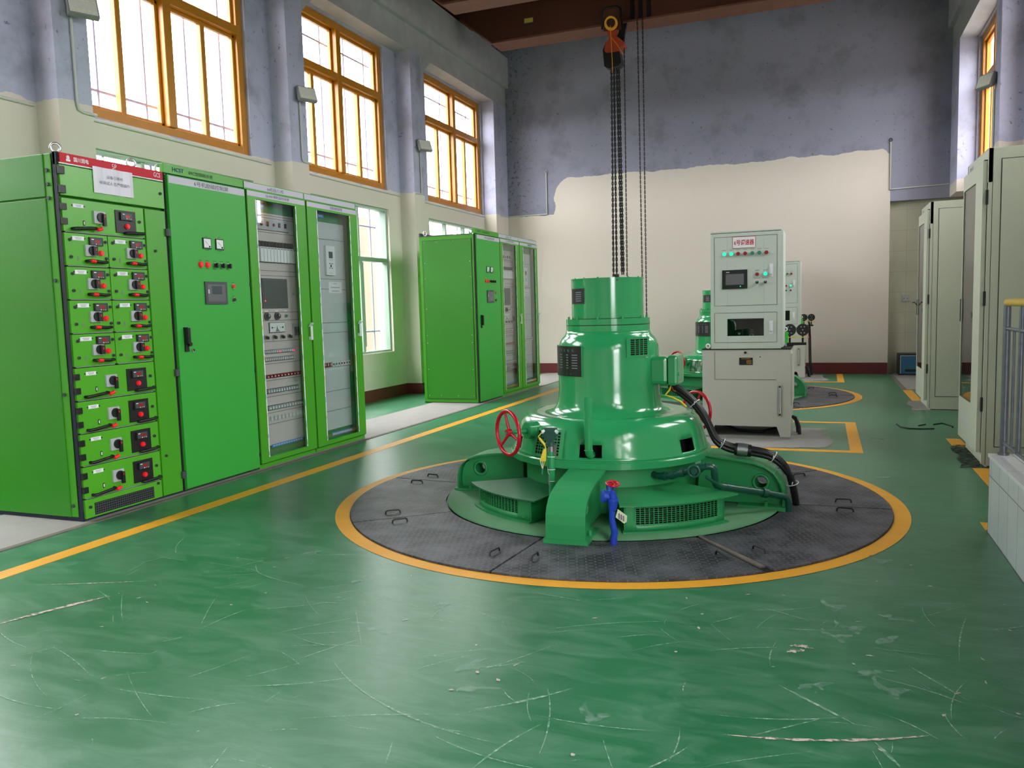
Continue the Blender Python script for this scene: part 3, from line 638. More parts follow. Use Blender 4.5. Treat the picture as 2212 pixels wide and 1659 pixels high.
def header(mb, w, z0, z1, m): mb.box(0, w, -.004, .03, z0, z1, m)
def excitation_cabinet(y, num, label, group, side):
    t = cab_root('control_cabinet', label, 'electrical cabinet', y, group); w, dp = .805, .80
    b = MB().box(.004, w, .0, dp, .012, 2.195, 'cab_green').box(.004, w, .0, dp, 0, .012, 'seam').box(.002, .012, -.002, .02, .012, 2.2, 'seam').box(0, w, -.001, .012, 2.197, 2.204, 'seam'); b.build('carcass', t, bevel=.002)
    h = MB().box(.0, w, -.004, .03, 2.205, 2.268, 'cab_green').build('header', t, bevel=.002)
    MB().text('HCST', .135, 2.238, .026, -.006, 'ink_navy', .105, True).build('maker_logo', h); MB().text('09C型励磁系统', .355, 2.236, .027, -.006, 'ink_black', .24).build('lettering', h)
    d = MB().box(.014, w-.006, -.022, -.001, .022, 2.194, 'door_green')
    d = d.build('door', t, bevel=.003)
    MB().box(.022, .79, -.0235, -.022, 2.138, 2.187, 'silver_strip').text(num+'号机励磁控制屏', .435, 2.163, .034, -.024, 'ink_black', .35).build('name_strip', d)
    for x in (.350, .480):
        m = MB().box(x-.041, x+.041, -.030, -.022, 1.712, 1.790, 'black_plastic').box(x-.034, x+.034, -.031, -.030, 1.720, 1.783, 'meter_face').sphere((x+.020, -.031, 1.728), .007, 'black_plastic', 10, 6)
        m.hexa([(x+.016, -.0325, 1.735), (x+.019, -.0325, 1.733), (x+.019, -.0315, 1.733), (x+.016, -.0315, 1.735)], [(x-.024, -.0325, 1.765), (x-.021, -.0325, 1.766), (x-.021, -.0315, 1.766), (x-.024, -.0315, 1.765)], 'ink_black')
        m.marks(x, 1.800, .022, .004, -.0225, 'ink_black', 3); m.marks(x, 1.704, .045, .004, -.0225, 'ink_black', 5); m.build('analog_meter', d)
    for x in (.276, .345): m = pbtn(x, 1.597, .019, -.022); m.marks(x, 1.626, .03, .004, -.0225, 'ink_black', 4); m.marks(x, 1.570, .03, .004, -.0225, 'ink_black', 4); m.build('indicator_light', d)
    for x in (.420, .491, .560):
        m = MB().cyl((x, -.022, 1.597), (x, -.030, 1.597), .018, 'chrome', 18).cyl((x, -.030, 1.597), (x, -.040, 1.597), .014, 'black_plastic', 16).box(x-.004, x+.010, -.052, -.038, 1.578, 1.612, 'black_plastic')
        m.marks(x, 1.626, .04, .004, -.0225, 'ink_black', 4); m.marks(x, 1.570, .035, .004, -.0225, 'ink_black', 4); m.build('selector_switch', d)
    m = MB().box(.300, .527, -.032, -.022, 1.313, 1.477, 'dark_grey').box(.322, .505, -.033, -.032, 1.332, 1.458, 'screen_grey').box(.365, .470, -.0335, -.033, 1.385, 1.445, 'screen_dark').box(.325, .340, -.0335, -.033, 1.39, 1.42, 'grey_plastic'); m.build('touch_screen', d)
    for z, c in ((1.448, 'red_button'), (1.347, 'black_plastic')):
        m = MB().cyl((.603, -.022, z), (.603, -.028, z), .018, 'chrome', 18).cyl((.603, -.028, z), (.603, -.036, z), .013, c, 16).marks(.603, z+.027, .02, .004, -.0225, 'ink_black', 3).marks(.603, z-.027, .02, .004, -.0225, 'ink_black', 3); m.build('push_button', d)
    m = MB().box(.070, .103, -.034, -.022, .985, 1.155, 'black_plastic').box(.074, .099, -.058, -.034, 1.040, 1.150, 'black_plastic').cyl((.108, -.022, 1.035), (.108, -.048, 1.035), .014, 'black_plastic', 12)
    if side == 0: m.box(.118, .135, -.052, -.040, .985, 1.000, 'dark_steel').cyl((.115, -.048, 1.0), (.125, -.05, .975), .004, 'chrome', 8)
    m.build('door_handle', d)
    for z in (1.465, .795, .125): MB().box(w-.012, w+.001, -.026, -.018, z-.016, z+.016, 'black_plastic').build('hinge', d)
    # side sheet with its row of screws, open angle frame and lifting eyes on top
    s = MB().box(-.004, .004, .05, dp-.05, .06, 2.14, 'cab_green_deep')
    for (a, b_, c, e) in ((.047, .051, .06, 2.14), (dp-.051, dp-.047, .06, 2.14), (.047, dp-.047, .057, .061), (.047, dp-.047, 2.139, 2.143)): s.box(-.0046, 0, a, b_, c, e, 'seam')
    for z in (.10, .45, .80, .90, 1.25, 1.65, 1.85, 2.12):
        for yy in (.075, dp-.075): s.sphere((-.004, yy, z), .006, 'chrome', 8, 6)
    for yy in (.3, .55): s.sphere((-.004, yy, 2.12), .006, 'chrome', 8, 6); s.sphere((-.004, yy, .10), .006, 'chrome', 8, 6)
    s.build('side_panel', t)
    s = MB().box(.004, w, dp-.02, dp, 2.195, 2.245, 'dark_grey').box(.0, .02, .04, dp, 2.195, 2.205, 'dark_grey'); s.box(.1, .7, .1, .7, 2.196, 2.21, 'interior_black'); s.build('roof_frame', t)
    for xx, yy in ((.04, .07), (.04, dp-.07), (.74, .07), (.74, dp-.07)): eyebolt(xx, yy, 2.195, t)
    return t
def IN(Yc, xf, zf, d=.08):
    return (Yc+xf)*(4.176+d)/4.176-Yc, 1.2159+(zf-1.2159)*(4.176+d)/4.176
def glazed_cabinet(name, y, w, label, group, kind, strip1, strip2):
    t = cab_root(name, label, 'electrical cabinet', y, group); dp = .80
    gx0, gx1 = (.105, .620) if kind == 'monitor' else (.150, .680)
    # open fronted carcass
    b = MB().box(.003, .02, .02, dp, .012, 2.2, 'cab_green').box(w-.02, w-.003, .02, dp, .012, 2.2, 'cab_green').box(.003, w-.003, dp-.02, dp, .012, 2.2, 'cab_green').box(.003, w-.003, .02, dp, 2.18, 2.2, 'cab_green').box(.003, w-.003, .0, dp, .0, .06, 'cab_green')
    b.box(.0, w, -.001, .02, 2.197, 2.206, 'seam').box(.0, .003, 0, .02, 0, 2.26, 'seam'); b.build('carcass', t, bevel=.002)
    h = MB().box(.0, w, -.004, .03, 2.202, 2.262, 'cab_green').box(.004, w-.012, -.006, -.004, 2.211, 2.256, 'silver_strip')
    if strip1: h.text(strip1, w*.5, 2.232, .030, -.0065, 'ink_navy', .21)
    h.build('header', t)
    zt, zb, dt = 2.196, .045, .022
    d = MB().box(.010, gx0, -dt, .0, zb, zt, 'cab_green').box(gx1, w-.010, -dt, 0, zb, zt, 'cab_green').box(gx0, gx1, -dt, 0, zb, .083, 'cab_green').box(gx0, gx1, -dt, 0, 2.132, zt, 'cab_green')
    d.box(.006, .010, -.01, .0, zb, zt, 'seam').box(w-.010, w-.006, -.01, .0, zb, zt, 'seam').box(.006, w-.006, -.012, 0, zb-.006, zb, 'seam'); d = d.build('door', t)
    MB().box(.012, w-.02, -dt-.0015, -dt, 2.151, 2.190, 'silver_strip').text(strip2, w*(.5 if kind == 'monitor' else .56), 2.171, .027, -dt-.0025, 'ink_navy', .30 if kind == 'monitor' else .20).build('name_strip', d)
    MB().box(gx0, gx1, -.012, -.008, .083, 2.132, 'door_glass').build('glass_pane', d)
    e = MB().box(gx0-.004, gx0+.006, -dt-.002, -dt, .085, 2.13, 'white_plastic').box(gx1-.006, gx1+.004, -dt-.002, -dt, .085, 2.13, 'white_plastic')
    random.seed(int(y*10))
    for x in (gx0-.004, gx1-.006):
        z = .1
        while z < 2.1:
            q = random.uniform(.02, .06); e.box(x, x+.004, -dt-.003, -dt-.002, z, z+q, random.choice(['blue_label', 'rope_yellow', 'blue_label'])); z += q+random.uniform(.05, .16)
    e.build('edge_seal', d)
    hx = gx1+.115 if kind == 'monitor' else .752
    MB().box(hx-.014, hx+.014, -.040, -dt, 1.0, 1.03, 'handle_silver').box(hx-.014, hx+.014, -.046, -.040, 1.0, 1.12, 'handle_silver').hexa([(hx-.016, -.03, 1.115), (hx+.016, -.03, 1.115), (hx+.016, -dt, 1.115), (hx-.016, -dt, 1.115)], [(hx-.016, -.062, 1.14), (hx+.016, -.062, 1.14), (hx+.016, -.045, 1.15), (hx-.016, -.045, 1.15)], 'handle_silver').box(hx-.012, hx+.012, -.041, -.038, 1.01, 1.02, 'black_plastic').build('door_handle', d)
    # inside: surround and rack panels 8 cm behind the door
    fr = MB().box(.02, w-.02, .078, .082, 1.99+.055, 2.18, 'inner_green').box(.02, w-.02, .078, .082, .06, .15, 'inner_green').box(.02, .12, .078, .082, .06, 2.18, 'inner_green')
    fr.box(w-.07 if kind == 'monitor' else .70, w-.02, .078, .082, .06, 2.18, 'inner_green'); fr.build('inner_frame', t)
    px0, px1 = .09, (w-.035 if kind == 'monitor' else .705)
    pm = 'panel_pink' if kind == 'monitor' else 'panel_grey'
    r = MB().box(px0, px1, .070, .078, .15, 2.052, pm)
    Yb = CX0*0+y
    Yn = Y1+(1.640 if kind == 'monitor' else 2.412)
    def I(x, z): return IN(Yn, x, z)
    sy = .0695
    def seam(z): zz = I(0, z)[1]; r.box(px0, px1, sy-.0008, sy+.002, zz-.0016, zz+.0016, 'ink_black')
    if kind == 'monitor':
        for z in (2.02, 2.0, 1.885, 1.58, 1.54, 1.245, 1.18, 1.01, .831, .696, .565, .434, .342): seam(z)
        rp = r.build('rack_panel', t)
        def at(m): return m
        x0, z0 = I(.126, 1.905); x1, z1 = I(.520, 1.985)
        m = MB().box(x0, x1, sy-.006, sy, z0, z1, 'grey_plastic')
        for q in (.10, .30, .68, .88): m.box(x0+(x1-x0)*q-.011, x0+(x1-x0)*q+.011, sy-.014, sy-.006, z0+.03, z1-.015, 'black_plastic').box(x0+(x1-x0)*q-.006, x0+(x1-x0)*q+.006, sy-.017, sy-.014, z0+.038, z1-.025, 'dark_red_button')
        m.cyl((x0+(x1-x0)*.5, sy-.006, z0+.045), (x0+(x1-x0)*.5, sy-.015, z0+.045), .012, 'dark_red_button', 14); m.box(x0, x1, sy-.0065, sy, z0-.004, z0, 'ink_black').build('power_switch_panel', rp)
        x0, z0 = I(.115, 1.645); x1, z1 = I(.575, 1.813)
        m = MB().box(x0, x1, sy-.003, sy, z0, z1, 'interior_black'); n = 11; st = (x1-x0)/n
        for i in range(n): m.box(x0+i*st+.003, x0+(i+1)*st-.004, sy-.028, sy-.003, z0+.004, z0+(z1-z0)*.72, 'white_plastic').box(x0+i*st+.004, x0+i*st+.008, sy-.02, sy-.003, z0+(z1-z0)*.72, z1, 'dark_grey').box(x0+i*st+.008, x0+(i+1)*st-.008, sy-.029, sy-.028, z0+(z1-z0)*.64, z0+(z1-z0)*.69, 'ink_grey')
        m.build('controller_modules', rp)
        x0, z0 = I(.135, 1.278); x1, z1 = I(.455, 1.518)
        MB().box(x0, x1, sy-.010, sy, z0, z1, 'dark_grey').box(x0+.014, x1-.014, sy-.012, sy-.010, z0+.022, z1-.016, 'screen_dark').box(x0+.02, x0+.032, sy-.013, sy-.012, z0+.055, z0+.067, 'lit_red').build('monitor_screen', rp)
        x, z = I(.545, 1.395); MB().cyl((x, sy, z), (x, sy-.012, z), .011, 'chrome', 14).build('lock', rp)
        for q in (.176, .307): x, z = I(q, 1.214); MB().cyl((x, sy, z), (x, sy-.012, z), .032, 'dark_grey', 22).cyl((x, sy-.012, z), (x, sy-.03, z), .020, 'dark_steel', 16).box(x-.003, x+.003, sy-.032, sy-.03, z-.002, z+.016, 'white_plastic').box(x-.022, x+.022, sy-.003, sy, z+.038, z+.048, 'white_plastic').build('rotary_knob', rp)
        x, z = I(.425, 1.214); MB().cyl((x, sy, z), (x, sy-.01, z), .015, 'chrome', 16).cyl((x, sy-.01, z), (x, sy-.016, z), .011, 'dull_green', 14).box(x-.022, x+.022, sy-.003, sy, z+.038, z+.048, 'white_plastic').build('push_button', rp)
        x0, z0 = I(.198, 1.080); x1, z1 = I(.400, 1.164); cx = (x0+x1)/2; cz = (z0+z1)/2
        m = MB().box(x0, x1, sy-.008, sy, z0, z1, 'dark_grey').box(x0+.006, x1-.004, sy-.010, sy-.008, z0+.006, z1-.004, 'meter_face')
        for sg in (-1, 1): m.cyl((cx+sg*.07, sy-.010, cz), (cx+sg*.07, sy-.0115, cz), .008, 'ink_black', 12).box(min(cx+sg*.07, cx+sg*.03), max(cx+sg*.07, cx+sg*.03), sy-.011, sy-.010, cz-.001, cz+.001, 'ink_black')
        m.prism([(cx-.025, cz-.034), (cx+.03, cz-.034), (cx+.004, cz-.012), (cx-.008, cz+.014), (cx-.012, cz-.01)], 'y', sy-.0115, sy-.010, 'ink_grey'); m.build('synchronoscope', rp)
        x0, z0 = I(.505, 1.030); x1, z1 = I(.600, 1.150)
        MB().box(x0, x1, sy-.012, sy, z0, z1, 'grey_plastic').box(x0+.015, x1-.012, sy-.020, sy-.012, z0+.018, z1-.03, 'dark_grey').box(x0+.03, x1-.03, sy-.024, sy-.020, z0+.04, z1-.05, 'black_plastic').build('relay', rp)
        for q in (.150, .252, .353, .450): x, z = I(q, 1.047); MB().cyl((x, sy, z), (x, sy-.01, z), .017, 'chrome', 16).cyl((x, sy-.01, z), (x, sy-.02, z), .013, 'black_plastic', 14).box(x-.004, x+.016, sy-.03, sy-.018, z-.018, z+.006, 'black_plastic').build('selector_switch', rp)
        def row(x0, x1, za, zb, base, item, n, gap=.25, nm='relay_row'):
            x0, za = I(x0, za); x1, zb = I(x1, zb); m = MB().box(x0, x1, sy-.003, sy, za, zb, base); st = (x1-x0)/n
            for i in range(n):
                m.box(x0+(i+gap)*st, x0+(i+1-gap*.4)*st, sy-.018, sy-.003, za+(zb-za)*.15, zb-(zb-za)*.1, item)
                m.box(x0+(i+gap+.1)*st, x0+(i+.7)*st, sy-.022, sy-.018, za+(zb-za)*.35, za+(zb-za)*.6, 'white_plastic' if item != 'white_plastic' else 'grey_plastic')
            return m
        m = row(.110, .500, .912, .945, 'dark_grey', 'grey_plastic', 16)
        for q in (.30, .485): x, z = I(q, .925); m.box(x-.008, x+.008, sy-.024, sy-.018, z-.006, z+.006, 'lit_red')
        m.build('relay_row', rp); row(.110, .500, .850, .885, 'dark_grey', 'grey_plastic', 16).build('relay_row', rp)
        row(.115, .590, .715, .745, 'interior_black', 'dark_red_button', 11, .3).build('fuse_row', rp)
        row(.120, .550, .590, .630, 'interior_black', 'grey_plastic', 13).build('relay_row', rp)
        row(.125, .600, .455, .495, 'interior_black', 'grey_plastic', 13).build('relay_row', rp)
        row(.125, .610, .362, .412, 'panel_pink', 'panel_grey', 10, .4).build('breaker_row', rp)
        x0, z0 = I(.155, .155); x1, z1 = I(.575, .176)
    else:
        for z in (1.887, 1.534, 1.443, 1.141, 1.051, .766, .519, .341): seam(z)
        rp = r.build('rack_panel', t)
        x0, z0 = I(.255, 1.568); x1, z1 = I(.395, 1.830)
        cx = (x0+x1)/2
        MB().box(x0, x1, sy-.02, sy, z0, z1, 'white_plastic').box(cx-.028, cx+.032, sy-.022, sy-.02, z0+.155, z0+.215, 'dark_grey').cyl((cx, sy-.02, z0+.085), (cx, sy-.022, z0+.085), .012, 'dark_grey', 12).marks(cx, z0+.105, .07, .006, sy-.021, 'ink_black', 2).marks(cx, z0+.065, .07, .006, sy-.021, 'ink_black', 2).marks(cx, z0+.14, .07, .004, sy-.021, 'ink_grey', 6).marks(cx, z0+.02, .07, .003, sy-.021, 'ink_grey', 5).build('protection_relay', rp)
        x0, z0 = I(.15, .735); x1, z1 = I(.585, .785); m = MB().box(x0, x1, sy-.002, sy, z0, z1, 'grey_plastic'); n = 10; st = (x1-x0)/n
        for i in range(n): m.box(x0+(i+.15)*st, x0+(i+.8)*st, sy-.016, sy-.002, z0+.008, z1-.004, 'dark_red_button' if i < 3 else 'white_plastic').box(x0+(i+.25)*st, x0+(i+.6)*st, sy-.020, sy-.016, z0+.02, z1-.012, 'grey_plastic' if i < 3 else 'dark_grey')
        for i in range(12): m.box(x0+(i+.1)*(x1-x0)/12, x0+(i+.75)*(x1-x0)/12, sy-.003, sy, z0-.02, z0-.012, 'white_plastic')
        m.build('breaker_row', rp)
        x0, z0 = I(.24, .115); x1, z1 = I(.58, .14)
    MB().box(x0, x1, sy-.004, sy+.0, z0-.004, z1, 'blue_label').marks((x0+x1)/2, (z0+z1)/2-.002, (x1-x0)*.95, .012, sy-.0045, 'silver_strip', 12).build('maker_strip', rp)
    x0, z0 = I(.125 if kind == 'monitor' else .165, 2.072); MB().box(x0, x0+.11, sy-.002, sy+.006, z0, z0+.035, 'blue_label').text('NARI', x0+.055, z0+.018, .018, sy-.0028, 'white_plastic', .07, True).build('maker_badge', rp)
    return t
GR = {'e': 'excitation control cabinets of the two green rows', 'm': 'machine monitoring cabinets of the two green rows', 'p': 'generator protection cabinets of the two green rows'}
excitation_cabinet(Y1+.828, '6', 'bright green solid-door excitation cabinet with touch screen, beside the drawer cabinet', GR['e'], 0)
glazed_cabinet('monitoring_cabinet', Y1+1.640, .770, 'green glazed monitoring cabinet full of relays in the near green row', GR['m'], 'monitor', '6#机组LCU柜', 'SJ-600 微机监控装置')
glazed_cabinet('protection_cabinet', Y1+2.412, .818, 'green glazed protection cabinet with sparse grey panels, far end of the near green row', GR['p'], 'prot', '', '发电机微机保护柜')
excitation_cabinet(Y2, '7', 'green solid-door excitation cabinet showing its screwed side sheet, in the far green row', GR['e'], 1)
glazed_cabinet('monitoring_cabinet', Y2+.806, .770, 'green glazed monitoring cabinet in the middle of the far green row', GR['m'], 'monitor', '7#机组LCU柜', 'SJ-600 微机监控装置')
glazed_cabinet('protection_cabinet', Y2+1.577, .790, 'green glazed protection cabinet at the back wall end of the far green row', GR['p'], 'prot', '', '发电机微机保护柜')
for y, lb in ((Y1+2.412, 'near'), (Y2+1.577, 'far')):
    x0, z0 = IN(Y1+2.412, .317, 1.41, .067); x1, z1 = IN(Y1+2.412, .530, 1.51, .067)
    o = MB().box(x0, x1, .068, .069, z0, z1, 'white_plastic').marks((x0+x1)/2, z1-.015, .05, .006, .0675, 'ink_grey', 3).marks((x0+x1)/2, (z0+z1)/2, .15, .008, .0675, 'ink_grey', 11).marks((x0+x1)/2, z0+.018, .12, .008, .0675, 'ink_grey', 8).build('paper_notice', loc=(CX0, y, 0), rotz=PI/2)
    tag(o, 'small white printed notice behind the glass door of the %s protection cabinet' % lb, 'notice', 'notices in the protection cabinets')
random.seed(11)
# ------------------------------------------------------------------ the generator sets
def pol(r, a, z=0): return (r*math.cos(math.radians(a)), r*math.sin(math.radians(a)), z)
def sector(mb, r0, r1, a0, a1, z0, z1, m, n=16):
    vs = []
    for z in (z0, z1):
        for i in range(n+1):
            a = a0+(a1-a0)*i/n; vs.append(pol(r0, a, z)); vs.append(pol(r1, a, z))
    k = 2*(n+1); fs = []
    for i in range(n):
        a, b, c, d = 2*i, 2*i+1, 2*i+3, 2*i+2
        fs += [(a, d, c, b), (k+a, k+b, k+c, k+d), (b, c, k+c, k+b), (d, a, k+a, k+d)]
    fs += [(0, 1, k+1, k), (2*n+1, 2*n, k+2*n, k+2*n+1)]
    mb.add(vs, fs, m)
def make_generator(loc):
    t = thing('generator', 'large glossy green vertical water-turbine generator in the nearer yellow ring', 'generator', (loc[0], loc[1], 0), 0, 'vertical generators in the yellow floor rings')
    MB().lathe([(.5, .012), (.5, .022), (1.05, .022), (1.05, .0105)], 'gen_disc', n=96).build('base_disc', t)
    holes = [(a-6.25, a+6.25, .36, .432) for a in (-86.25, -26.25, -146.25, 33.75, 93.75, 153.75)]
    prof = [(.6175, .342), (.613, .350), (.608, .36), (.591, .432), (.578, .478), (.560, .515), (.535, .542), (.50, .559), (.46, .562), (.425, .556), (.395, .556), (.368, .565), (.347, .582), (.332, .608), (.323, .645), (.318, .70), (.317, .94), (.313, .975), (.303, 1.003), (.288, 1.026), (.272, 1.042), (.266, 1.055), (.264, 1.068)]
    MB().lathe(prof, 'gen_green', n=144, holes=holes).build('housing', t, solid=.008)
    MB().lathe([(.53, .293), (.631, .293), (.633, .295), (.633, .331), (.631, .333), (.624, .333), (.622, .335), (.622, .340), (.60, .343)], 'gen_green', n=144, smooth=False).build('rim', t)
    MB().lathe([(.50, .27), (.50, .50), (.3, .50)], 'interior_black', n=48).build('rotor', t)
    MB().lathe([(.535, .02), (.535, .294)], 'gen_green_flat', n=72).build('lower_drum', t)
    m = MB().lathe([(.262, 1.066), (.262, 1.103), (.256, 1.103), (.256, 1.107), (.263, 1.107), (.263, 1.143), (.21, 1.143)], 'gen_green', n=96, smooth=False)
    m.lathe([(.2622, 1.1025), (.2622, 1.1075)], 'seam', n=96).lathe([(.2262, 1.1435), (.2262, 1.1465)], 'seam', n=96)
    for i in range(10): a = 18+36*i; m.cyl(pol(.245, a, 1.143), pol(.245, a, 1.158), .008, 'gen_green', 8)
    m.build('top_flange', t)
    m = MB().lathe([(.225, 1.115), (.225, 1.385)], 'gen_green', n=96).lathe([(.225, 1.385), (.228, 1.385), (.228, 1.392), (0.001, 1.392)], 'gen_green', n=96, smooth=False)
    for i in range(14): a = 12+360/14*i; m.sphere(pol(.215, a, 1.393), .006, 'gen_green', 8, 5)
    for z in (1.13, 1.375): m.cyl(pol(.224, -60, z), pol(.229, -60, z), .006, 'dark_grey', 8)
    c = m.build('exciter_cover', t)
    # nameplates: the big one and the small one above it
    m = MB(); sector(m, .318, .3225, -161, -105, .793, .985, 'gen_green'); sector(m, .322, .324, -160, -106, .797, .981, 'black_plastic')
    for i, (ch) in enumerate('水轮发电机'): m.text(ch, 0, .955, .018, 0, 'ink_grey', .017, cyl=(0, 0, .3246, math.radians(-146+i*7.2)))
    for r_ in range(6):
        z = .925-.016*r_
        for (a, w_) in ((-155, 5), (-143, 6), (-128, 3), (-119, 8)):
            sector(m, .3242, .3246, a, a+w_, z, z+.006, 'ink_grey', 3)
    for i in range(4): m.text('◇', 0, .812, .012, 0, 'ink_grey', .012, cyl=(0, 0, .3246, math.radians(-142+i*7)))
    m.build('name_plate', t)
    m = MB(); sector(m, .2262, .228, -150.5, -114, 1.237, 1.334, 'dark_grey'); sector(m, .228, .2290, -149.5, -115, 1.241, 1.330, 'black_plastic')
    for r_ in range(5): sector(m, .229, .2293, -134, -120, 1.305-.013*r_, 1.311-.013*r_, 'ink_grey', 3)
    m.build('name_plate', t)
    # ventilation grille on the neck
    m = MB()
    for (a, b, z0, z1) in ((-56, -51.3, .91, 1.03), (-28.7, -25.7, .91, 1.03), (-51.3, -28.7, .91, .922), (-51.3, -28.7, 1.018, 1.03)): sector(m, .317, .323, a, b, z0, z1, 'gen_green', 8)
    sector(m, .3175, .3185, -51.3, -28.7, .922, 1.018, 'interior_black', 8)
    for i in range(1, 4): a = -51.3+22.6*i/4; sector(m, .319, .322, a-.4, a+.4, .922, 1.018, 'gen_green', 1)
    for i in range(1, 8): z = .922+.096*i/8; sector(m, .319, .322, -51.3, -28.7, z-.0014, z+.0014, 'gen_green', 8)
    m.build('neck_grille', t)
    # grille on the skirt behind the transmitter
    m = MB(); zz = [(.6085, .345), (.5995, .385), (.588, .432), (.574, .485), (.5635, .51)]
    def skirt(m, a0, a1, z0, z1, off, mt):
        def R(z):
            for (r0, q0), (r1, q1) in zip(zz, zz[1:]):
                if q0 <= z <= q1: return r0+(r1-r0)*(z-q0)/(q1-q0)
            return zz[-1][0] if z > .5 else zz[0][0]
        vs = []; n = 6
        for i in range(n+1): a = a0+(a1-a0)*i/n; vs += [pol(R(z0)+off+.012, a, z0), pol(R(z1)+off+.012, a, z1)]
        m.add(vs, [(2*i, 2*i+2, 2*i+3, 2*i+1) for i in range(n)], mt)
    for (a, b, c_, d_) in ((-124, -121.5, .345, .51), (-104.5, -102, .345, .51), (-121.5, -104.5, .345, .362), (-121.5, -104.5, .495, .51)): skirt(m, a, b, c_, d_, .003, 'gen_green')
    skirt(m, -122, -104, .355, .50, -.004, 'interior_black')
    for i in range(1, 9): a = -121.5+17*i/9; skirt(m, a-.25, a+.25, .36, .497, 0, 'gen_green')
    for i in range(1, 8): z = .362+.133*i/8; skirt(m, -121.5, -104.5, z-.002, z+.002, 0, 'gen_green')
    m.build('skirt_grille', t)
    # four spider arms
    tops = {-87.5: [(.60, .302), (.70, .295), (.87, .280), (.98, .262), (1.04, .246), (1.08, .225), (1.105, .198), (1.12, .16), (1.125, .11), (1.125, .03)], -177.5: [(.58, .285), (.70, .276), (.80, .268), (.88, .255), (.94, .232), (.98, .20), (1.0, .165), (1.01, .12), (1.012, .08), (1.012, .03)]}
    top0 = [(.60, .322), (.72, .308), (.82, .297), (.90, .284), (.96, .262), (1.01, .225), (1.045, .175), (1.06, .13), (1.065, .09), (1.065, .03)]
    _x = [(.56, .318), (.68, .312), (.80, .298), (.90, .280), (.97, .258), (1.02, .228), (1.055, .188), (1.075, .14), (1.083, .09), (1.085, .03)]
    for az in (-87.5, -2.5, -177.5, 92.5):
        m = MB(); hw = .105; top = tops.get(az, top0); E_ = top[-1][0]; BW = .118 if az == -87.5 else .14
        def A(p, tau, z): q = Vector(pol(1, az)); s_ = Vector((-q.y, q.x, 0)); v = q*p+s_*tau; return (v.x, v.y, z)
        vs = []
        for i, (p, z) in enumerate(top):
            j = min(i+1, len(top)-1); k = max(i-1, 0); dx, dz = top[j][0]-top[k][0], top[j][1]-top[k][1]; l = math.hypot(dx, dz); nx, nz = -dz/l*-1, dx/l*-1
            vs += [A(p, -hw, z), A(p, hw, z), A(p+nx*-.012, -hw, z+nz*.012), A(p+nx*-.012, hw, z+nz*.012)]
        n = len(top); fs = []
        for i in range(n-1):
            a, b = 4*i, 4*i+4; fs += [(a, a+1, b+1, b), (a+2, b+2, b+3, a+3), (a, b, b+2, a+2), (a+1, a+3, b+3, b+1)]
        fs += [(0, 2, 3, 1), (4*n-4, 4*n-3, 4*n-1, 4*n-2)]
        m.add(vs, fs, 'gen_green_flat', False)
        out = [(.56, .03), (.75, .03), (.9, .03), (E_-.01, .03)]+[(p-.004, z-.008) for p, z in reversed(top[:-1])]
        hc, hr = ((.87 if az == -177.5 else .94), .160), .034
        # densify outline then bridge to the hole
        o2 = []
        for i in range(len(out)):
            a, b = out[i], out[(i+1) % len(out)]
            for q in range(4): o2.append((a[0]+(b[0]-a[0])*q/4, a[1]+(b[1]-a[1])*q/4))
        for tau in (-hw+.045, -hw+.055, hw-.055, hw-.045):
            N = len(o2); vs = [A(p, tau, z) for p, z in o2]; 
            for p, z in o2: a = math.atan2(z-hc[1], p-hc[0]); vs.append(A(hc[0]+hr*math.cos(a), tau, hc[1]+hr*math.sin(a)))
            m.add(vs, [(i, (i+1) % N, N+(i+1) % N, N+i) for i in range(N)], 'gen_green_flat')
            if abs(abs(tau)-(hw-.045)) < 1e-6: m.torus(A(hc[0], tau, hc[1]), Vector(A(0, 1, 0)), hr+.009, .010, 'gen_green_flat', 24, 6)
        m.add([A(p, tt, z) for z in (.0105, .034) for p, tt in ((E_-.25, -BW), (E_+.02, -BW), (E_+.02, BW), (E_-.25, BW))], [(3, 2, 1, 0), (4, 5, 6, 7), (0, 1, 5, 4), (1, 2, 6, 5), (2, 3, 7, 6), (3, 0, 4, 7)], 'gen_green_flat')
        for s_ in (-1, 1): m.cyl(A(E_-.09, s_*(BW-.014), .034), A(E_-.09, s_*(BW-.014), .062), .011, 'gen_green_flat', 8)
        m.build('support_arm', t)
    # air ducts between the arms
    for (a0, a1, R, zt, l0, l1) in ((-71.5, -34.5, .935, .166, -73, -30), (-143, -106.5, .87, .152, -146, -103), (18, 66, .93, .165, 15, 70), (108, 158, .93, .165, 105, 160)):
        m = MB(); n = 40; o0, o1 = a0+(3.8 if R > .9 else 2.0), a1-(3 if R > .9 else 6)
        z0, z1 = .062, zt-.016
        m.lathe([(R, .022), (R, z0), (R, z1), (R, zt)], 'gen_green_flat', n=n, a0=a0, a1=a1, holes=[(o0 % 360, o0 % 360+(o1-o0), z0, z1)], smooth=True)
        for aa in (a0, a1): m.add([pol(.52, aa, .022), pol(R, aa, .022), pol(R, aa, zt), pol(.52, aa, zt)], [(0, 1, 2, 3)], 'gen_green_flat')
        sector(m, .52, R+.03, a0-.5, a1+.5, .0225, .031, 'gen_green_flat')
        for q in (.1, .5, .9): 
            for z in (.045, zt-.01): m.sphere(pol(R, a0+(a1-a0)*q, z), .0045, 'gen_green_flat', 8, 5)
        d = m.build('air_duct', t, solid=.004)
        sector(m := MB(), .50, R+.04, l0, l1, zt+.001, zt+.008, 'gen_green_dark' if R < .9 else 'gen_green_flat'); m.build('lid', d)
        m = MB(); nv = 20 if R > .9 else 15
        for i in range(nv+1): a = o0+(o1-o0)*i/nv; sector(m, R-.004, R+.001, a-.14, a+.14, z0, z1, 'gen_green_flat', 1)
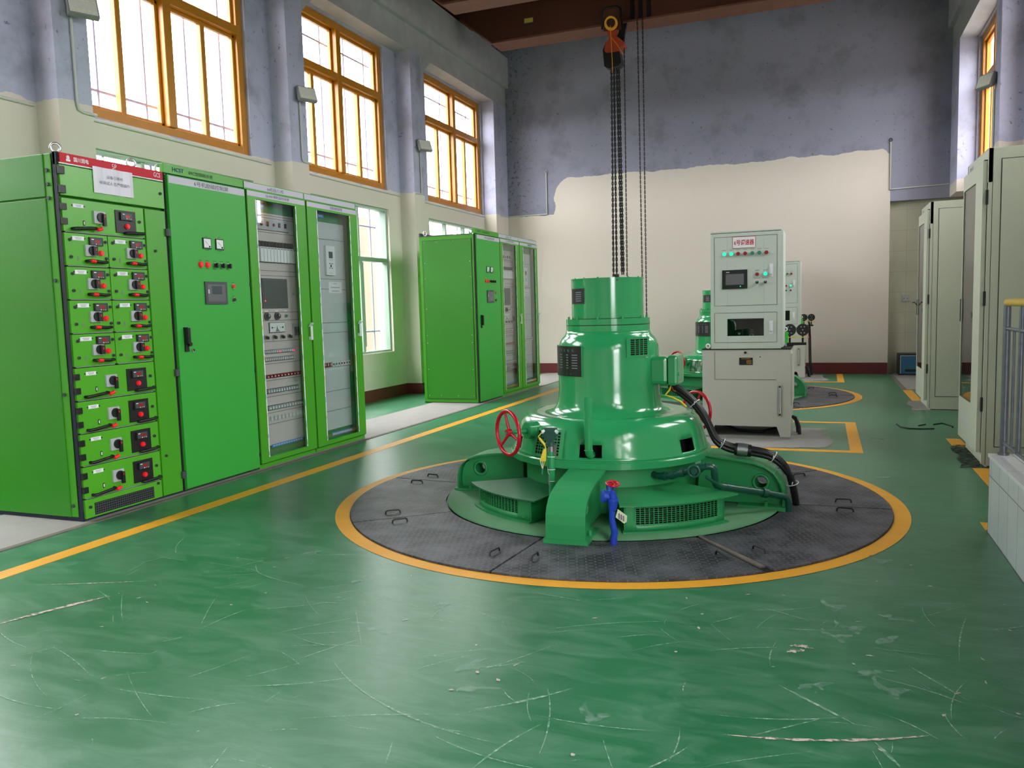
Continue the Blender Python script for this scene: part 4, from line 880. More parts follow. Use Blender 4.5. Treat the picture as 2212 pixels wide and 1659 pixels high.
        for i in range(9): z = z0+(z1-z0)*i/8; sector(m, R-.004, R+.001, o0, o1, z-.0012, z+.0012, 'gen_green_flat', 16)
        m.build('grille', d)
        m = MB().lathe([(R-.03, .03), (R-.03, zt-.005)], 'interior_black', n=20, a0=a0+1, a1=a1-1); m.build('duct_shade_backing', d)  # black sheet close behind the grille: shade of the openings put in as colour
    # brake handwheels
    for az in (-128, 52):
        m = MB(); q = Vector(pol(1, az)); P = lambda r: tuple(q*r+Vector((0, 0, .487)))
        hub = MB().cyl(P(.55), P(.625), .050, 'gen_green', 28).cyl(P(.62), P(.632), .020, 'gen_green_dark', 6).cyl(P(.63), P(.745), .012, 'gen_green', 12)
        hb = hub.build('wheel_hub', t)
        m.torus(P(.755), q, .130, .0115, 'wheel_red', 48, 10); m.cyl(P(.735), P(.765), .022, 'wheel_red', 16).cyl(P(.765), P(.772), .010, 'steel', 8)
        s_ = Vector((-q.y, q.x, 0))
        for k in (105, 225, 345):
            v = s_*math.cos(math.radians(k))+Vector((0, 0, 1))*math.sin(math.radians(k)); c0 = Vector(P(.745)); m.cyl(tuple(c0+v*.015), tuple(Vector(P(.755))+v*.128), .0105, 'wheel_red', 8, r1=.007)
        m.build('handwheel', t)
    # standing vent pipe with its elbow into the skirt
    m = MB().tube([(.044, -.650, .712), (.044, -.650, .42), (.044, -.645, .395), (.044, -.624, .380), (.044, -.59, .376)], .0225, 'gen_green', 20).torus((.044, -.650, .412), (0, 0, 1), .0235, .003, 'gen_green', 20, 6); m.build('vent_pipe', t)
    # terminal box
    m = MB().box(.28, .395, -.12, .11, .735, .905, 'gen_green'); tb = m.build('terminal_box', t, bevel=.022)
    m = MB().box(.395, .458, -.127, .117, .728, .912, 'gen_green').cyl((.458, -.10, .80), (.464, -.10, .80), .01, 'gen_green', 8); m.build('cover', tb, bevel=.018)
    return t
def pit_plates(cy, near):
    seams = [1, -49.5, -95.5, -140, -184, -229, -274, -319, -359]
    for i in range(8):
        a1, a0 = seams[i], seams[i+1]
        mid, half = (a0+a1)/2, (a1-a0)/2; gap = .25
        g1 = .25 if i != 1 else 1.9
        m = MB(); sector(m, 1.062, 1.650, -half+gap, half-g1, .001, .0105, 'tread_plate', 20)
        nm = ['right of the pale filler strip', 'in front with the blue valve', 'in front of the left duct box', 'left of the generator below the left arm', 'left rear above the left arm', 'rear left behind the bell', 'rear right behind the bell', 'right rear beside the black cables'][i]
        o = m.build('pit_cover_plate', loc=(CX, cy, 0), rotz=math.radians(mid)); o['label'] = ('dark tread-plate pit cover of the nearer ring, ' if near else 'dark tread-plate pit cover of the far ring, ')+(nm if near else nm.replace('in front with the blue valve', 'front sector').replace('right of the pale filler strip', 'front right sector').replace('beside the black cables', 'sector'))
        o['category'] = 'floor plate'; o['group'] = 'pit covers of the nearer ring' if near else 'pit covers of the far ring'
        for s_ in (-1, 1):
            a = s_*(half-4.5); q = Vector(pol(1, a)); P = lambda r, z: (q.x*r, q.y*r, z)
            MB().tube([P(1.355, .008), P(1.358, .024), P(1.366, .030), P(1.434, .030), P(1.442, .024), P(1.445, .008)], .0052, 'black_plastic', 6).build('lifting_handle', o)
gen = make_generator((CX, CY))
gen2 = copy_tree(gen); gen2.location = (CX, CY+PITCH, 0); gen2['label'] = 'green vertical generator half hidden behind the grey governor cabinet, in the far ring'
for dy in (0, PITCH):
    struct(MB().lathe([(.001, .0008), (1.654, .0008)], 'cover_plate_black', (CX, CY+dy), 96).build('floor_pit_rim'))
    pit_plates(CY+dy, dy == 0)
tag(MB().hexa([(-.60, 4.165, .001), (-.575, 4.185, .001), (-.238, 3.765, .001), (-.262, 3.745, .001)], [(-.60, 4.165, .009), (-.575, 4.185, .009), (-.238, 3.765, .009), (-.262, 3.745, .009)], 'concrete_dirty').build('filler_strip'), 'pale dusty strip filling the wide gap between two front pit covers', 'floor strip')

# pressure transmitter on its post
t = thing('pressure_transmitter', 'dark green pressure transmitter on a green post left of the front support arm', 'gauge', (-1.426, 4.25, .035), .12)
MB().cyl((0, 0, -.0125), (0, 0, .375), .0185, 'gen_green', 20).build('post', t)
MB().cyl((0, 0, .375), (0, 0, .405), .0178, 'steel', 20).box(.016, .030, -.012, .0, .355, .415, 'concrete_dirty').build('steel_collar', t)
m = MB().cyl((0, 0, .405), (0, 0, .428), .022, 'transmitter_green', 20).cyl((0, -.0, .428), (0, 0, .44), .015, 'transmitter_green', 14).cyl((0, -.035, .470), (0, .035, .470), .036, 'transmitter_green', 28).cyl((0, -.042, .470), (0, -.035, .470), .033, 'transmitter_green', 28).box(-.038, .034, -.02, .02, .488, .509, 'transmitter_green')
for k in range(6): a = k*PI/3; m.box(.022*math.cos(a)-.005, .022*math.cos(a)+.005, -.048, -.04, .470+.022*math.sin(a)-.005, .470+.022*math.sin(a)+.005, 'transmitter_green')
m.cyl((-.030, -.02, .495), (-.046, -.026, .488), .010, 'white_plastic', 12).cyl((.030, -.02, .495), (.044, -.026, .488), .010, 'white_plastic', 12); m.build('head', t)
for z in (.345, .272, .205): MB().torus((0, 0, z), (0, 0.08, 1), .0197, .002, 'white_plastic', 20, 6).build('cable_tie', t)
m = MB().tube([(-.045, -.027, .486), (-.062, -.03, .470), (-.066, -.03, .462), (-.055, -.03, .452)], .003, 'yellow_wire', 6).tube([(-.060, -.03, .455), (-.030, -.03, .418)], .007, 'yellow_wire', 8).tube([(-.032, -.03, .42), (-.026, -.028, .40), (-.028, -.028, .385)], .004, 'yellow_wire', 6)
for dx in (-.016, -.004, .008): m.tube([(-.028+dx*.2, -.03, .392), (-.040+dx, -.03, .325)], .0062, 'yellow_wire', 8).tube([(-.042+dx, -.03, .325), (-.046, -.03, .275)], .002, 'white_plastic' if dx < 0 else 'yellow_wire', 5)
m.tube([(-.046, -.03, .283), (-.050, -.03, .250)], .0055, 'dull_green', 8); m.build('sensor_wires', t)
MB().tube([(-.02, -.02, .29), (-.018, -.02, .262), (-.010, -.022, .245)], .0012, 'chrome', 5).box(-.014, -.008, -.024, -.022, .185, .242, 'steel').build('metal_tag', t)

# blue drain valve standing in the pit cover
t = thing('drain_valve', 'blue painted drain valve with small red handwheel in front of the generator', 'valve', (-.985, 3.90, 0), .30)
m = MB().tube([(.0, 0, .0108), (.0, 0, .045), (.006, 0, .07), (.0, 0, .10), (-.006, 0, .14), (-.004, 0, .19)], [.0185, .0175, .0175, .016, .015, .016], 'blue_paint', 14).cyl((0, 0, .03), (0, 0, .036), .0195, 'blue_paint', 14); m.build('pipe', t)
m = MB().cyl((-.003, 0, .19), (.0, 0, .235), .020, 'blue_paint', 18, r1=.027).cyl((0, 0, .235), (0, 0, .248), .029, 'blue_paint', 18).cyl((0, 0, .248), (0, 0, .272), .019, 'blue_paint', 6).cyl((0, 0, .272), (0, 0, .29), .012, 'blue_paint', 14).cyl((-.01, .03, .248), (-.045, .02, .255), .030, 'blue_paint', 18).cyl((-.045, .02, .255), (-.052, .018, .256), .034, 'blue_paint', 18).cyl((0, .0, .245), (.0, .32, .245), .022, 'blue_paint', 14); m.build('valve_body', t)
m = MB().cyl((0, 0, .29), (0, 0, .322), .005, 'dark_steel', 8).torus((0, 0, .324), (.08, -.2, 1), .031, .0065, 'wheel_red', 28, 8)
for k in range(4): a = k*PI/2+.4; m.cyl((0, 0, .324), (.03*math.cos(a), .03*math.sin(a), .324), .004, 'wheel_red', 6)
m.cyl((0, 0, .318), (0, 0, .332), .008, 'wheel_red', 10); m.build('handwheel', t)
m = MB(); m.hexa([(.010, -.030, .158), (.052, -.032, .126), (.052, -.031, .126), (.010, -.029, .158)], [(.022, -.030, .200), (.068, -.032, .165), (.068, -.031, .165), (.022, -.029, .200)], 'tag_paper')
m.hexa([(.052, -.032, .126), (.066, -.033, .135), (.066, -.032, .135), (.052, -.031, .126)], [(.060, -.032, .145), (.068, -.032, .165), (.068, -.031, .165), (.060, -.031, .146)], 'tag_paper')
for i in range(3): m.box(.024+i*.011, .031+i*.011, -.0335, -.0325, .150-i*.006, .178-i*.006, 'ink_grey')
m.tube([(0, -.02, .19), (.012, -.03, .185), (.02, -.03, .19)], .0012, 'dark_steel', 5); m.build('paper_tag', t)

# dark green cooling water pipework on the right of the generator
t = thing('cooling_water_pipe', 'dark green cooling water pipe with a round hand valve under the bell rim', 'pipe')
r = .020
MB().tube([(-.93, 4.62, .238), (-.905, 4.565, .238), (-.885, 4.54, .238), (-.86, 4.525, .240), (-.80, 4.505, .250), (-.70, 4.485, .285), (-.62, 4.475, .312), (-.60, 4.475, .318)], r, 'pipe_green', 14).cyl((-.93, 4.635, .238), (-.925, 4.60, .238), .034, 'pipe_green', 24).cyl((-.84, 4.517, .243), (-.825, 4.512, .246), .026, 'pipe_green', 14).cyl((-.80, 4.505, .25), (-.775, 4.50, .26), .027, 'pipe_green', 6).cyl((-.745, 4.494, .27), (-.72, 4.489, .278), .025, 'pipe_green', 14).build('upper_pipe', t)
m = MB().cyl((-.675, 4.48, .292), (-.625, 4.476, .31), .027, 'pipe_green', 16).cyl((-.655, 4.478, .30), (-.655, 4.415, .300), .007, 'dark_steel', 8).torus((-.655, 4.412, .300), (0.1, -1, .05), .030, .007, 'pipe_green', 24, 8).cyl((-.655, 4.42, .30), (-.655, 4.408, .30), .018, 'pipe_green', 16)
m.build('hand_valve', t)
MB().tube([(-.60, 4.475, .318), (-.57, 4.478, .318), (-.556, 4.482, .305), (-.553, 4.49, .28), (-.552, 4.50, .23), (-.545, 4.515, .205), (-.52, 4.535, .195)], r, 'pipe_green', 14).cyl((-.553, 4.487, .285), (-.553, 4.489, .27), .021, 'pipe_green', 14).hexa([(-.60, 4.44, .26), (-.59, 4.44, .26), (-.515, 4.50, .19), (-.525, 4.50, .19)], [(-.60, 4.445, .275), (-.59, 4.445, .275), (-.505, 4.50, .2), (-.515, 4.50, .2)], 'pipe_green').build('drop_pipe', t)
MB().tube([(-.54, 4.525, .200), (-.30, 4.72, .130), (-.215, 4.785, .103), (-.188, 4.80, .093), (-.178, 4.805, .075), (-.176, 4.806, .04), (-.176, 4.806, .0107)], r*.95, 'pipe_green', 14).cyl((-.315, 4.707, .135), (-.29, 4.727, .127), .027, 'pipe_green', 16).cyl((-.50, 4.557, .188), (-.485, 4.570, .184), .021, 'pipe_green', 14).build('outlet_pipe', t)

# stator cables draped over the bell and down into the pit
path = [(-.875, 4.94, .735), (-.85, 4.93, .715), (-.79, 4.92, .675), (-.72, 4.91, .615), (-.665, 4.90, .545), (-.630, 4.895, .475), (-.595, 4.89, .405), (-.54, 4.90, .365), (-.47, 4.91, .345), (-.38, 4.915, .335), (-.29, 4.92, .315), (-.225, 4.93, .270), (-.180, 4.95, .200), (-.155, 4.97, .110), (-.138, 4.985, .012)]
def smooth_path(p, k=3):
    out = []
    P_ = [Vector(p[0])]+[Vector(q) for q in p]+[Vector(p[-1])]
    for i in range(1, len(P_)-2):
        for j in range(k):
            t_ = j/k; a, b, c, d = P_[i-1:i+3]; out.append(.5*((2*b)+(c-a)*t_+(2*a-5*b+4*c-d)*t_**2+(3*b-a-3*c+d)*t_**3))
    out.append(P_[-2]); return out
sp_ = smooth_path(path)
for i, (dy, dz, lb) in enumerate(((-.018, .010, 'nearest the camera on top'), (.018, .012, 'rear one on top'), (-.016, -.014, 'nearest the camera underneath'), (.016, -.014, 'rear one underneath'))):
    o = MB().tube([(p.x+(dz*.35 if k > 36 else 0), p.y+dy, p.z+dz*(1 if k < 36 else .2)) for k, p in enumerate(sp_[:-1])]+[(sp_[-1].x+dz*.35, sp_[-1].y+dy, .0115)], .0150, 'black_rubber', 10).build('power_cable')
    tag(o, 'thick black cable from the terminal box to the pit, '+lb, 'cable', 'black cables from the terminal box')
for k in (9, 20, 31, 38):
    p = sp_[k]; q = (sp_[k+1]-sp_[k-1]).normalized()
    tag(MB().torus(p, q, .036, .0028, 'white_plastic', 24, 6).cyl(tuple(p+Vector((0, -.036, .0))), tuple(p+Vector((.004, -.045, .016))), .003, 'white_plastic', 6).build('cable_tie'), 'white nylon tie around the black cables, '+{9: 'just below the terminal box', 20: 'where they leave the bell', 31: 'above the right support arm', 38: 'lowest, near the pit cover'}[k], 'cable tie', 'white ties on the black cables')
p = sp_[25]; q = (sp_[26]-sp_[24]).normalized()
tag(MB().cyl(tuple(p-q*.03), tuple(p+q*.03), .040, 'steel', 20).cyl(tuple(p-q*.045), tuple(p+q*.05), .037, 'black_rubber', 20).build('cable_clamp'), 'shiny metal clamp around the black cables on the right support arm', 'clamp')
tag(MB().tube([(-.865, 4.91, .725), (-.87, 4.895, .70), (-.895, 4.88, .668), (-.85, 4.875, .655), (-.80, 4.87, .632), (-.765, 4.868, .600)], .0062, 'yellow_wire', 8).tube([(-.855, 4.90, .72), (-.85, 4.885, .70), (-.83, 4.88, .69)], .004, 'hoist_orange', 6).build('earth_wire'), 'yellow insulated earth wire curling out under the terminal box', 'wire')
# ------------------------------------------------------------------ governor cabinets
def governor(y, num, label):
    t = thing('governor_cabinet', label, 'control cabinet', (-1.020, y, 0), 0, 'grey governor cabinets')
    Wd, Dp = .76, .72
    m = MB(); m.prism([(0, .022), (.082, .022), (.108, .114), (.645, .112), (.676, .022), (Wd, .022), (Wd, .80), (0, .80)], 'y', 0, .015, 'gov_lower')
    m.box(0, .015, .015, Dp, .022, .80, 'gov_lower').box(Wd-.015, Wd, .015, Dp, .022, .80, 'gov_lower').box(0, Wd, Dp-.015, Dp, .15, .80, 'gov_lower').box(.02, Wd-.02, .1, Dp-.02, .14, .15, 'interior_black').box(Wd, Wd+.012, .05, Dp-.1, .30, .76, 'gov_lower')
    lower = m.build('lower_cabinet', t)
    MB().box(-.004, Wd+.004, -.004, Dp, .800, .808, 'interior_black').build('rubber_mat', t)
    m = MB().box(.109, .112, -.001, .0, .533, .784, 'ink_black').box(.109, .642, -.001, .0, .530, .533, 'ink_black').cyl((.377, 0, .774), (.377, -.012, .774), .011, 'black_plastic', 14).box(.377, .392, -.016, -.006, .770, .778, 'black_plastic').cyl((.505, 0, .735), (.505, -.003, .735), .005, 'black_plastic', 10); m.build('front_panel', lower)
    m = MB().box(.325, .441, -.003, 0, .664, .729, 'black_plastic')
    for i in range(3): m.marks(.410, .702-.013*i, .045, .006, -.0035, 'rope_yellow', 4)
    m.marks(.383, .719, .08, .004, -.0035, 'rope_yellow', 7).build('name_plate', lower)
    m = MB().box(.654, .689, -.008, 0, .207, .485, 'chrome').box(.664, .679, -.0095, -.008, .235, .455, 'white_plastic').box(.668, .672, -.0105, -.009, .24, .45, 'ink_black').cyl((.6715, -.008, .222), (.6715, -.014, .222), .008, 'black_plastic', 10).cyl((.6715, -.008, .470), (.6715, -.014, .470), .008, 'black_plastic', 10); m.build('level_gauge', lower)
    # upper cabinet
    x0, x1, yb = .077, .680, .46
    m = MB().box(x0, x1, .02, yb, .808, 1.838, 'gov_grey').box(x0-.002, x1+.002, .0, yb+.005, 1.838, 1.852, 'gov_grey').box(x0+.001, x1-.001, .001, .02, 1.834, 1.838, 'ink_black')
    # front frame with the recess for the lower window
    m.box(x0, .222, 0, .02, .808, 1.834, 'gov_grey').box(.535, x1, 0, .02, .808, 1.834, 'gov_grey').box(.222, .535, 0, .02, .808, .923, 'gov_grey').box(.222, .535, 0, .02, 1.076, 1.834, 'gov_grey').box(x1, x1+.016, .0, yb, .82, 1.838, 'gov_grey')
    up = m.build('upper_cabinet', t, bevel=.002)
    def outline(m, a, b, c, d, y=-.001):
        for (p, q, r_, s_) in ((a, a+.003, c, d), (b-.003, b, c, d), (a, b, c, c+.003), (a, b, d-.003, d)): m.box(p, q, y, y+.002, r_, s_, 'ink_black')
    m = MB(); outline(m, .109, .647, 1.193, 1.803); dr = m.build('upper_door', t)
    m = MB().box(.269, .465, -.004, -.001, 1.698, 1.799, 'ink_red').box(.272, .462, -.005, -.004, 1.701, 1.796, 'white_plastic').text(num+'号调速器', .367, 1.748, .050, -.0055, 'ink_red', .170, True); m.build('name_sign', dr)
    for i, x in enumerate((.197, .258, .317, .377, .438, .497, .556)):
        c = ('lit_green', 'lit_green', 'dark_red_button', 'dark_red_button', 'dull_green', 'dull_green', 'dark_red_button')[i]
        m = pbtn(x, 1.651, .0165, 0, c); m.marks(x, 1.686, .036, .005, -.0012, 'ink_grey', 5); m.build('indicator_light', dr)
    MB().box(.179, .395, -.008, 0, 1.343, 1.510, 'black_plastic').box(.210, .366, -.0095, -.008, 1.378, 1.474, 'screen_grey').marks(.228, 1.490, .03, .007, -.0086, 'white_plastic', 3).cyl((.336, -.008, 1.364), (.336, -.0095, 1.364), .005, 'lit_green', 10).build('touch_screen', dr)
    for x, c in ((.478, 'dark_red_button'), (.548, 'lit_green')): pbtn(x, 1.465, .0165, 0, c).marks(x, 1.498, .036, .005, -.0012, 'ink_grey', 5).build('indicator_light', dr)
    for x in (.478, .548): MB().cyl((x, 0, 1.394), (x, -.008, 1.394), .015, 'grey_plastic', 16).cyl((x, -.008, 1.394), (x, -.022, 1.394), .0125, 'black_plastic', 14).box(x-.0015, x+.0015, -.023, -.021, 1.396, 1.406, 'white_plastic').marks(x, 1.430, .055, .005, -.0012, 'ink_grey', 7).build('selector_switch', dr)
    def pull(z0, z1, p): MB().box(.581, .611, -.003, 0, z0, z1, 'white_plastic').box(.590, .600, -.018, -.003, z0+.025, z1-.012, 'white_plastic').cyl((.595, -.003, z0+.018), (.595, -.006, z0+.018), .008, 'chrome', 10).build('pull_handle', p)
    pull(1.439, 1.552, dr)
    m = MB(); outline(m, .109, .647, .864, 1.131); dl = m.build('lower_door', t)
    pull(.940, 1.053, dl)
    MB().box(.222, .535, .004, .008, .923, 1.076, 'dark_glass').build('window_pane', dl)
    m = MB().box(.222, .535, .019, .0195, .923, 1.076, 'interior_black').cyl((.325, .018, .945), (.325, .010, .955), .016, 'chrome', 16).cyl((.325, .012, .955), (.325, .009, .955), .008, 'rope_yellow', 10).box(.345, .36, .010, .018, .93, .985, 'grey_plastic').prism([(.35, .93), (.45, .93), (.47, .955), (.43, .985), (.37, .995)], 'y', .014, .018, 'dark_grey').box(.42, .445, .009, .014, .955, .978, 'grey_plastic').tube([(.36, .012, 1.0), (.41, .012, .99), (.455, .012, .95)], .003, 'dark_grey', 6).torus((.43, .011, .925), (0, 1, 0), .016, .004, 'chrome', 18, 6); m.build('actuator', dl)
    MB().torus((.052, -.0, .835), (.2, 1, 0), .017, .006, 'white_plastic', 20, 8).cyl((.052, .02, .812), (.052, .0, .835), .006, 'rope_yellow', 8).build('pipe_eye', t)
    # pressure gauges on a manifold at the right rear
    g = MB().box(.700, .880, .47, .53, .812, .836, 'black_rubber').cyl((.734, .50, .836), (.734, .50, .905), .009, 'black_rubber', 10).cyl((.848, .50, .836), (.848, .50, .905), .009, 'black_rubber', 10).box(.685, .90, .44, .46, .884, .890, 'yellow_wire').cyl((.888, .45, .887), (.905, .45, .887), .007, 'red_button', 8)
    g = g.build('gauge_manifold', t)
    for x in (.734, .848):
        m = MB().cyl((x, .49, .953), (x, .53, .953), .056, 'black_plastic', 32).cyl((x, .485, .953), (x, .49, .953), .048, 'black_plastic', 32)
        for dx, dz in ((-.014, .028), (.014, .028), (-.014, -.028), (.014, -.028), (0, 0)): m.cyl((x+dx, .485, .953+dz), (x+dx, .483, .953+dz), .005, 'chrome', 8)
        m.build('pressure_gauge', g)
    MB().box(.696, .722, .36, .45, .838, .938, 'bright_green').torus((.70, .36, .965), (0, 1, 0), .016, .006, 'white_plastic', 18, 6).cyl((.70, .40, .808), (.70, .40, .84), .014, 'chrome', 12).build('terminal_block', t)
    for dx in ((0, .022) if num == '7' else ()): MB().tube([(.80+dx*.6, .47, .90), (.815+dx*.5, .47, .84), (.815+dx, .45, .6), (.825+dx, .44, .2), (.84+dx, .42, .02)], .010, 'black_rubber', 8).build('hose', t)
    MB().tube([(.765, .35, .16), (.80, .33, .15), (.825, .30, .08), (.83, .29, .005)], .016, 'black_rubber', 8).tube([(.765, .45, .14), (.79, .43, .12), (.805, .42, .06), (.81, .41, .005)], .013, 'black_rubber', 8).tube([(.12, .3, .10), (.3, .2, .04), (.5, .2, .035), (.66, .3, .07)], .012, 'black_rubber', 8).build('cable_loop', t)
    MB().box(.0, .76, .0, .72, .0, .022, 'concrete').build('plinth', t)
governor(7.421, '6', 'light grey two-part governor cabinet with red-lettered sign, behind the near generator')
governor(7.421+PITCH, '7', 'grey governor cabinet by the back wall, mostly hidden behind the nearer governor')

# ------------------------------------------------------------------ beige cabinets on the right
def beige(yfar, w, label):
    t = thing('beige_cabinet', label, 'electrical cabinet', (1.059, yfar, 0), -PI/2, 'beige glass-door cabinets on the right'); dp, H = .76, 2.234
    m = MB().box(0, w, .03, dp, .0, H, 'cab_beige').box(.0, w, .0, .03, 2.0, H, 'cab_beige').box(0, .03, 0, .03, .10, H, 'cab_beige').box(w-.03, w, .003, .03, .02, H, 'cab_beige').box(w-.004, w+.001, .028, .032, .02, H, 'ink_black').box(0.0, w, .04, dp, .0, .012, 'concrete_dirty'); m.build('carcass', t, bevel=.003)
    d = MB().box(.012, .035, -.028, -.002, .105, 2.150, 'cab_beige').box(.56, w-.012, -.028, -.002, .105, 2.150, 'cab_beige').box(.035, .56, -.028, -.002, .105, .425, 'cab_beige').box(.035, .56, -.028, -.002, 2.035, 2.150, 'cab_beige').box(.012, w-.012, -.02, 0, 2.150, 2.158, 'ink_black')
    for z in (.235, .275, .31): d.box(.06, .53, -.0285, -.028, z-.014, z+.004, 'panel_grey')
    d.box(.22, .32, -.0285, -.028, 2.09, 2.11, 'silver_strip')
    d = d.build('door', t, bevel=.002)
    MB().box(.035, .56, -.022, -.018, .425, 2.035, 'dark_glass').box(.035, .56, -.004, -.0035, .425, 2.035, 'panel_grey').build('glass_pane', d)
    MB().box(.004, .014, -.034, -.024, 1.02, 1.20, 'black_plastic').build('door_handle', d)
    MB().cyl((.47, -.0225, 1.08), (.47, -.024, 1.08), .022, 'dark_grey', 16).marks(.47, 1.035, .05, .008, -.0235, 'dark_grey', 4).build('round_sticker', d)
    MB().box(.10, .24, -.003, .0, 2.178, 2.204, 'silver_strip').marks(.17, 2.191, .11, .012, -.0035, 'ink_grey', 7).build('name_strip', t)
    m = MB()
    for (a, b, c, e) in ((.080, .084, .146, 2.158), (.70, .704, .146, 2.158), (.080, .704, .146, .150), (.080, .704, 2.154, 2.158)): m.box(w-.001, w+.0015, a, b, c, e, 'ink_black')
    m.box(w, w+.006, .086, .698, .152, 2.152, 'cab_beige').build('side_panel', t)
    for z in (.45, 1.2, 1.9): MB().box(w-.012, w+.004, -.008, .006, z-.05, z+.05, 'ink_black').build('hinge', t)
beige(7.323, .845, 'tall beige glass-door cabinet nearer the camera, beside the railing')
beige(10.522, .818, 'tall beige glass-door cabinet farther back by the alcove')

# ------------------------------------------------------------------ low tiled wall with railing, right edge
m = MB().box(.803, 1.02, .4, 4.66, 0, .395, 'tile_side').box(.803, 1.6, 4.655, 4.66, 0, .395, 'tile_end').box(1.02, 1.6, 4.45, 4.655, 0, .395, 'tile_end')
w_ = m.build('trim_1'); struct(w_)
struct(MB().box(.797, 1.03, .4, 4.668, .395, .412, 'tile_top').box(1.03, 1.6, 4.44, 4.668, .395, .412, 'tile_top').build('trim_2'))
t = thing('stair_railing', 'steel pipe railing with a yellow top rail on the low tiled wall', 'railing', (.86, 4.64, .412))
MB().tube([(0, -3.9, .770), (0, .0, .770)], .018, 'rail_yellow', 12).tube([(0, 0, .770), (.012, .012, .770), (.7, .012, .770)], .018, 'rail_yellow', 12).build('top_rail', t)
MB().cyl((0, 0, 0), (0, 0, .758), .017, 'rail_steel', 14).cyl((0, 0, 0), (0, 0, .012), .026, 'rail_steel', 14).build('post', t)
for yy in (-1.3, -2.6, -3.88): MB().cyl((0, yy, 0), (0, yy, .758), .017, 'rail_steel', 14).build('post', t)
MB().cyl((0, 0, .64), (0, -3.9, .64), .009, 'rail_steel', 10).cyl((0, 0, .062), (0, -3.9, .062), .009, 'rail_steel', 10).build('lower_rail', t)
yy = -.17; i = 0
while yy > -3.8:
    m = MB().cyl((0, yy, .062), (0, yy, .64 if i % 2 == 0 else .758), .007 if i % 2 == 0 else .012, 'rail_steel', 10); m.build('baluster', t); yy -= .15; i += 1

# ------------------------------------------------------------------ lamps, conduits, sockets
def floodlight(x, y, z, sg, tilt, yaw, label):
    t = thing('floodlight', label, 'lamp', (x, y, z), 0, 'floodlights on the wall columns')
    R = Matrix.Rotation(yaw, 3, 'Z') @ Matrix.Rotation(tilt, 3, 'X')
    def tr(m, off): m.v = [tuple(R @ Vector(v)+Vector(off)) for v in m.v]; return m
    off = (sg*.10, 0, .02)
    tr(MB().box(-.115, .115, -.02, .03, -.085, .085, 'lamp_body').box(-.09, .09, .03, .05, -.06, .06, 'lamp_body'), off).build('housing', t, bevel=.006)
    m = MB().box(-.102, .102, -.023, -.020, -.072, .072, 'lamp_face')
    for i in range(5):
        m.box(-.09+i*.04, -.07+i*.04, -.0245, -.023, .04, .05, 'tag_paper').box(-.09+i*.04, -.07+i*.04, -.0245, -.023, -.05, -.04, 'tag_paper')
    tr(m, off).build('lens', t)
    MB().box(min(0, sg*.012), max(0, sg*.012), -.05, .05, -.03, .05, 'lamp_body').cyl((0, 0, .01), (sg*.07, .01, .015), .012, 'lamp_body', 10).build('bracket', t)
floodlight(XPL, 4.93, 3.66, 1, -.35, 1.1, 'grey floodlight on the nearest left column beside the first tall window')
floodlight(XPL, 7.89, 3.68, 1, -.35, 1.15, 'grey floodlight on the second left column between two tall windows')
floodlight(XPL, 10.78, 3.62, 1, -.35, 1.15, 'small grey floodlight on the third left column near the back')
floodlight(XPR, 10.86, 3.66, -1, -.35, -1.0, 'white floodlight on the right-hand column above the beige cabinets')
def conduit(pts, label, r=.012): tag(MB().tube(pts, r, 'conduit_white', 8).build('conduit_pipe'), label, 'pipe', 'white wall conduits')
conduit([(XPL+.013, 4.89, 3.60), (XPL+.013, 4.89, 2.95), (XPL+.013, 4.90, 2.90), (XPL+.013, 4.95, 2.885), (XPL+.013, 5.07, 2.885)], 'white conduit dropping from the nearest left floodlight')
conduit([(XPL+.013, 7.87, 3.62), (XPL+.013, 7.87, 3.0), (XPL+.013, 7.88, 2.975), (XPL+.013, 7.92, 2.965), (XPL+.013, 8.03, 2.965)], 'white conduit dropping from the second left floodlight')
conduit([(XPL+.013, 10.79, 3.57), (XPL+.013, 10.79, 2.95), (XPL+.013, 10.72, 2.95), (XPL+.013, 10.58, 2.94)], 'white conduit dropping from the third left floodlight')
conduit([(XPR-.013, 10.875, 3.58), (XPR-.013, 10.875, 2.3)], 'white conduit below the right-hand floodlight')
for a, b, q in ((3.0, 4.70, 'left of the nearest column'), (5.07, 7.62, 'under the first tall window'), (8.03, 10.57, 'under the second tall window'), (10.94, 13.72, 'under the third tall window')):
    conduit([(XWL+.013, a, 2.915), (XWL+.013, b, 2.915)], 'long white conduit along the left wall '+q)
conduit([(XPL, YB-.013, 2.955), (-4.785, YB-.013, 2.955), (-4.785, YB-.013, 3.70)], 'white conduit on the back wall turning up beside the left corner')
conduit([(1.82, YB-.013, 2.975), (.985, YB-.013, 2.955), (.985, YB-.013, 3.70)], 'white conduit on the back wall turning up at the right')
tag(MB().torus((.985, YB-.02, 3.725), (0, 1, 0), .024, .007, 'dark_grey', 18, 6).build('wall_hook'), 'small dark ring hook above the right end of the cream paint', 'hook')
tag(MB().torus((-4.785, YB-.02, 3.725), (0, 1, 0), .022, .006, 'grey_plastic', 18, 6).build('wall_hook'), 'small grey ring on top of the left back-wall conduit', 'hook')
tag(MB().box(1.20, 1.30, YB+.13, YB+.15, 1.165, 1.265, 'socket').box(1.205, 1.295, YB+.128, YB+.13, 1.17, 1.26, 'grey_plastic').cyl((1.225, YB+.128, 1.215), (1.225, YB+.124, 1.215), .008, 'dark_grey', 8).cyl((1.275, YB+.128, 1.215), (1.275, YB+.124, 1.215), .008, 'dark_grey', 8).build('wall_socket'), 'small square wall socket in the tiled alcove', 'socket')
